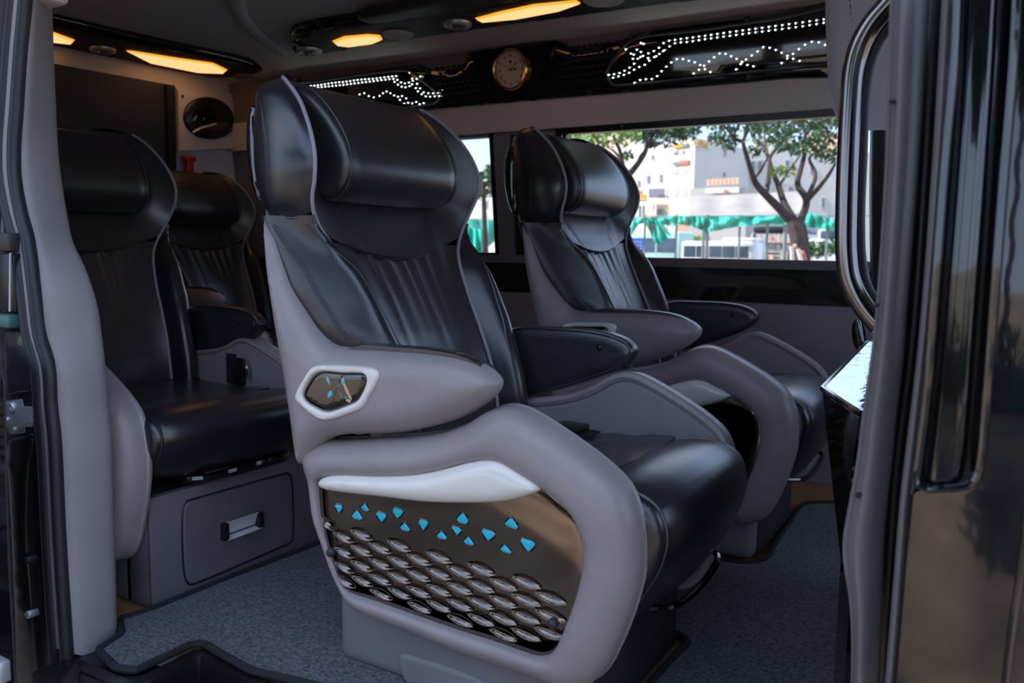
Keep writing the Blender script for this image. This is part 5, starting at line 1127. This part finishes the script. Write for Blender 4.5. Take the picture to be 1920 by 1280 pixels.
# long white minibus side-on, and the green one at its left
def minibus(name, label, x0, x1, y, ztop, zwin0, zwin1, mbody, nwin, hump=None):
    t = thing(name, label, 'bus', tuple(np.r_[gxy((x0+x1)/2, y), GZ])); a = gxy(x0, y)[0]; b = gxy(x1, y)[0]; pm = (x0+x1)/2
    mb = MB(); mb.rbox((a, y, GZ+.3), (b, y+2, zpx(pm, ztop, y)), .12); mb.build('body', mbody, t)
    if hump: mb = MB(); mb.rbox((gxy(hump[0], y)[0], y+.1, zpx(pm, ztop+3, y)), (gxy(hump[1], y)[0], y+1.9, zpx(pm, hump[2], y)), .2); mb.build('raised_roof', mbody, t)
    for k in range(nwin):
        u0 = a+.15+(b-a-.3)*k/nwin; u1 = a+.15+(b-a-.3)*(k+.9)/nwin; mb = MB(); mb.box((u0, y-.02, zpx(pm, zwin1, y)), (u1, y+.03, zpx(pm, zwin0, y))); mb.build('side_window', VANGL, t, smooth=False)
    for k in (.2, .8):
        mb = MB(); mb.lathe((a+(b-a)*k, y-.02, GZ+.36), (0, 1, 0), [(.36, 0), (.36, .2), (.2, .2)], 16); mb.build('wheel', BUSD, t)
minibus('minibus', 'long white minibus parked side-on behind the net fence', 1276, 1412, 36, 452, 461, 482, VANW, 5, (1350, 1412, 445))
minibus('minibus', 'pale green-roofed minibus at the left end of the parking row', 1120, 1274, 39, 434, 446, 472, mat('mint_paint', (.45, .66, .60), .4), 4)
t = thing('parked_car', 'small white car parked behind the right end of the net', 'car', tuple(np.r_[gxy(1535, 40), GZ]))
a, b = gxy(1506, 40)[0], gxy(1600, 40)[0]; mb = MB(); mb.rbox((a, 40, GZ+.3), (b, 41.8, zpx(1530, 447, 40)), .15); mb.build('body', VANW, t)
mb = MB(); mb.rbox((a+.5, 40.1, zpx(1530, 448, 40)), (b-.3, 41.7, zpx(1530, 426, 40)), .25); mb.build('roof', VANW, t)
mb = MB(); mb.rbox((a+.7, 40.05, zpx(1530, 446, 40)), (b-.5, 40.2, zpx(1530, 432, 40)), .03); mb.build('side_window', VANGL, t)
t = thing('notice_board', 'blue notice board standing left behind the net', 'board', tuple(np.r_[gxy(1194, 30), GZ]))
mb = MB(); a, b = gxy(1180, 30)[0], gxy(1208, 30)[0]; mb.box((a, 30, zpx(1194, 471, 30)), (b, 30.06, zpx(1194, 446, 30))); bd = mb.build('board_face', BLUE, t, smooth=False)
for i in range(4):
    for j in range(3):
        x = a+.08+i*.12; z = zpx(1194, 468, 30)+j*.13; mb = MB(); mb.box((x, 29.985, z), (x+.07, 30.01, z+.07)); mb.build('board_mark', mat('pale_blue', (.25, .32, .7), .5) if (i, j) == (0, 0) else MATS['pale_blue'], bd, smooth=False)
for x in (a+.05, b-.05): mb = MB(); mb.tube([(x, 30.08, zpx(1194, 446, 30)), (x, 30.08, GZ)], .03, 6); mb.build('board_post', STEEL, t)
t = thing('traffic_cone', 'red and white traffic cone below the blue notice board', 'cone', tuple(np.r_[gxy(1200, 27), GZ]))
p = gxy(1200, 27); mb = MB(); mb.lathe((p[0], p[1], GZ), (0, 0, 1), [(.2, 0), (.2, .04), (.13, .05), (.09, .5)], 14); mb.build('cone_base', CORAL, t); mb = MB(); mb.lathe((p[0], p[1], GZ), (0, 0, 1), [(.095, .5), (.07, .85)], 14); mb.build('cone_band', BUSW, t); mb = MB(); mb.lathe((p[0], p[1], GZ), (0, 0, 1), [(.07, .85), (.03, 1.3)], 14); mb.build('cone_tip', CORAL, t)
def hedge(name, label, x0, x1, y, z0, z1, n, m):
    t = thing(name, label, 'hedge', tuple(np.r_[gxy((x0+x1)/2, y), GZ])); cl = []
    for k in range(n): px = x0+(x1-x0)*(k+.5)/n; cl.append((at(px, z0+(z1-z0)*(.3+.4*rng.random()), 1, y+rng.uniform(-.2, .2)), abs(zpx(px, z0, y)-zpx(px, z1, y))*.62))
    foliage('foliage', cl, 60, .09, m, t); mb = MB(); a, b = gxy(x0, y), gxy(x1, y); mb.tube([(a[0], y, GZ), (b[0], y, zpx(x1, z1, y))], .04, 6); mb.build('stem', BARK, t)
hedge('hedge', 'dark green hedge at the lower right of the big window', 1508, 1580, 30, 450, 482, 9, LEAF)
hedge('hedge', 'yellow-green bushes behind the long white minibus', 1276, 1330, 46, 440, 456, 7, LEAFB)
hedge('hedge', 'light green bush low in the narrow window', 850, 945, 30, 470, 500, 8, LEAFB)
A3 = gxy(1268, 66); B3_ = gxy(1330, 66)
t, w = bld('brick_hut', 'little pink hut glimpsed under the green net', [A3, B3_, B3_+np.array([-1, 3]), A3+np.array([-1, 3])], zpx(1300, 420, 66), PEACH)
A3 = gxy(760, 84); B3_ = gxy(960, 84)
t, w = bld('white_house', 'white wall of a house seen through the narrow window', [A3, B3_, B3_+np.array([-3, 8]), A3+np.array([-3, 8])], zpx(900, 345, 84), BWHITE)
window(872, 360, 880, 372, A3, B3_, t); window(905, 375, 914, 390, A3, B3_, t)
A3 = gxy(912, 130); B3_ = gxy(960, 130)
t, w = bld('blue_tower', 'distant bluish building in the narrow window', [A3, B3_, B3_+np.array([-3, 8]), A3+np.array([-3, 8])], zpx(930, 303, 130), mat('haze_blue', (.42, .50, .62), .8))
t = thing('sun_blocker', 'unseen tall block added behind the camera to shade the van', 'building', (-13.5, -5.0, GZ))  # unseen block, placed and sized to keep direct sun out of the door
mb = MB(); c = np.array([-13.5, -5.0]); e = np.array([-.426, .905]); f_ = np.array([-.905, -.426])
mb.prism([(*(c+e*a+f_*b), GZ) for a, b in ((-1.7, 0), (8, 0), (8, 6), (-1.7, 6))], (0, 0, 17.5)); mb.build('wall', BLOCKW, t, smooth=False)
# trees across the yard on the camera side: what the gloss panels mirror; near pair added for shade, crowns raised to cut skylight
for k, (x, y, h, r) in enumerate(((-7.5, -10, 4.6, 2.6), (-2.0, -12, 5.4, 2.8), (4.5, -11, 5.0, 2.8), (9.0, -7, 5.0, 2.4), (-3.2, -5.6, 3.3, 1.6), (.2, -6.2, 3.1, 1.6))):
    t = thing('yard_tree', ['bushy tree at the back of the yard', 'tall tree at the middle of the yard edge', 'round tree at the yard edge', 'tree by the yard gate', 'unseen near tree added to shade the yard, middle', 'unseen near tree added to shade the yard, right'][k], 'tree', (x, y, GZ)); mb = MB(); mb.tube([(x, y, GZ), (x+.1, y, h*.5), (x, y, h)], [.16, .13, .06], 8); mb.build('trunk', BARK, t)
    foliage('foliage', [((x+rng.uniform(-1.2, 1.2), y+rng.uniform(-1, 1), h+rng.uniform(-.9, .9)), r*.55) for _ in range(9)], 60, .2, LEAFD, t)
t = thing('unseen_hedge', 'unseen low hedge added for the gloss panels to mirror', 'hedge', (-2, -8.2, GZ)); mb = MB(); mb.rbox((-9, -8.4, GZ), (6, -8.0, GZ+.5), .1); mb.build('hedge_core', LEAFD, t)  # added out of view as a dark green reflection for the gloss panels
foliage('foliage', [((x, -8.2+rng.uniform(-.2, .2), GZ+rng.uniform(.3, .75)), .45) for x in np.arange(-9, 6, .5)], 40, .1, LEAFD, t)
# unused helper data cleanup
for m_ in list(bpy.data.materials):
    if m_.users == 0: bpy.data.materials.remove(m_)
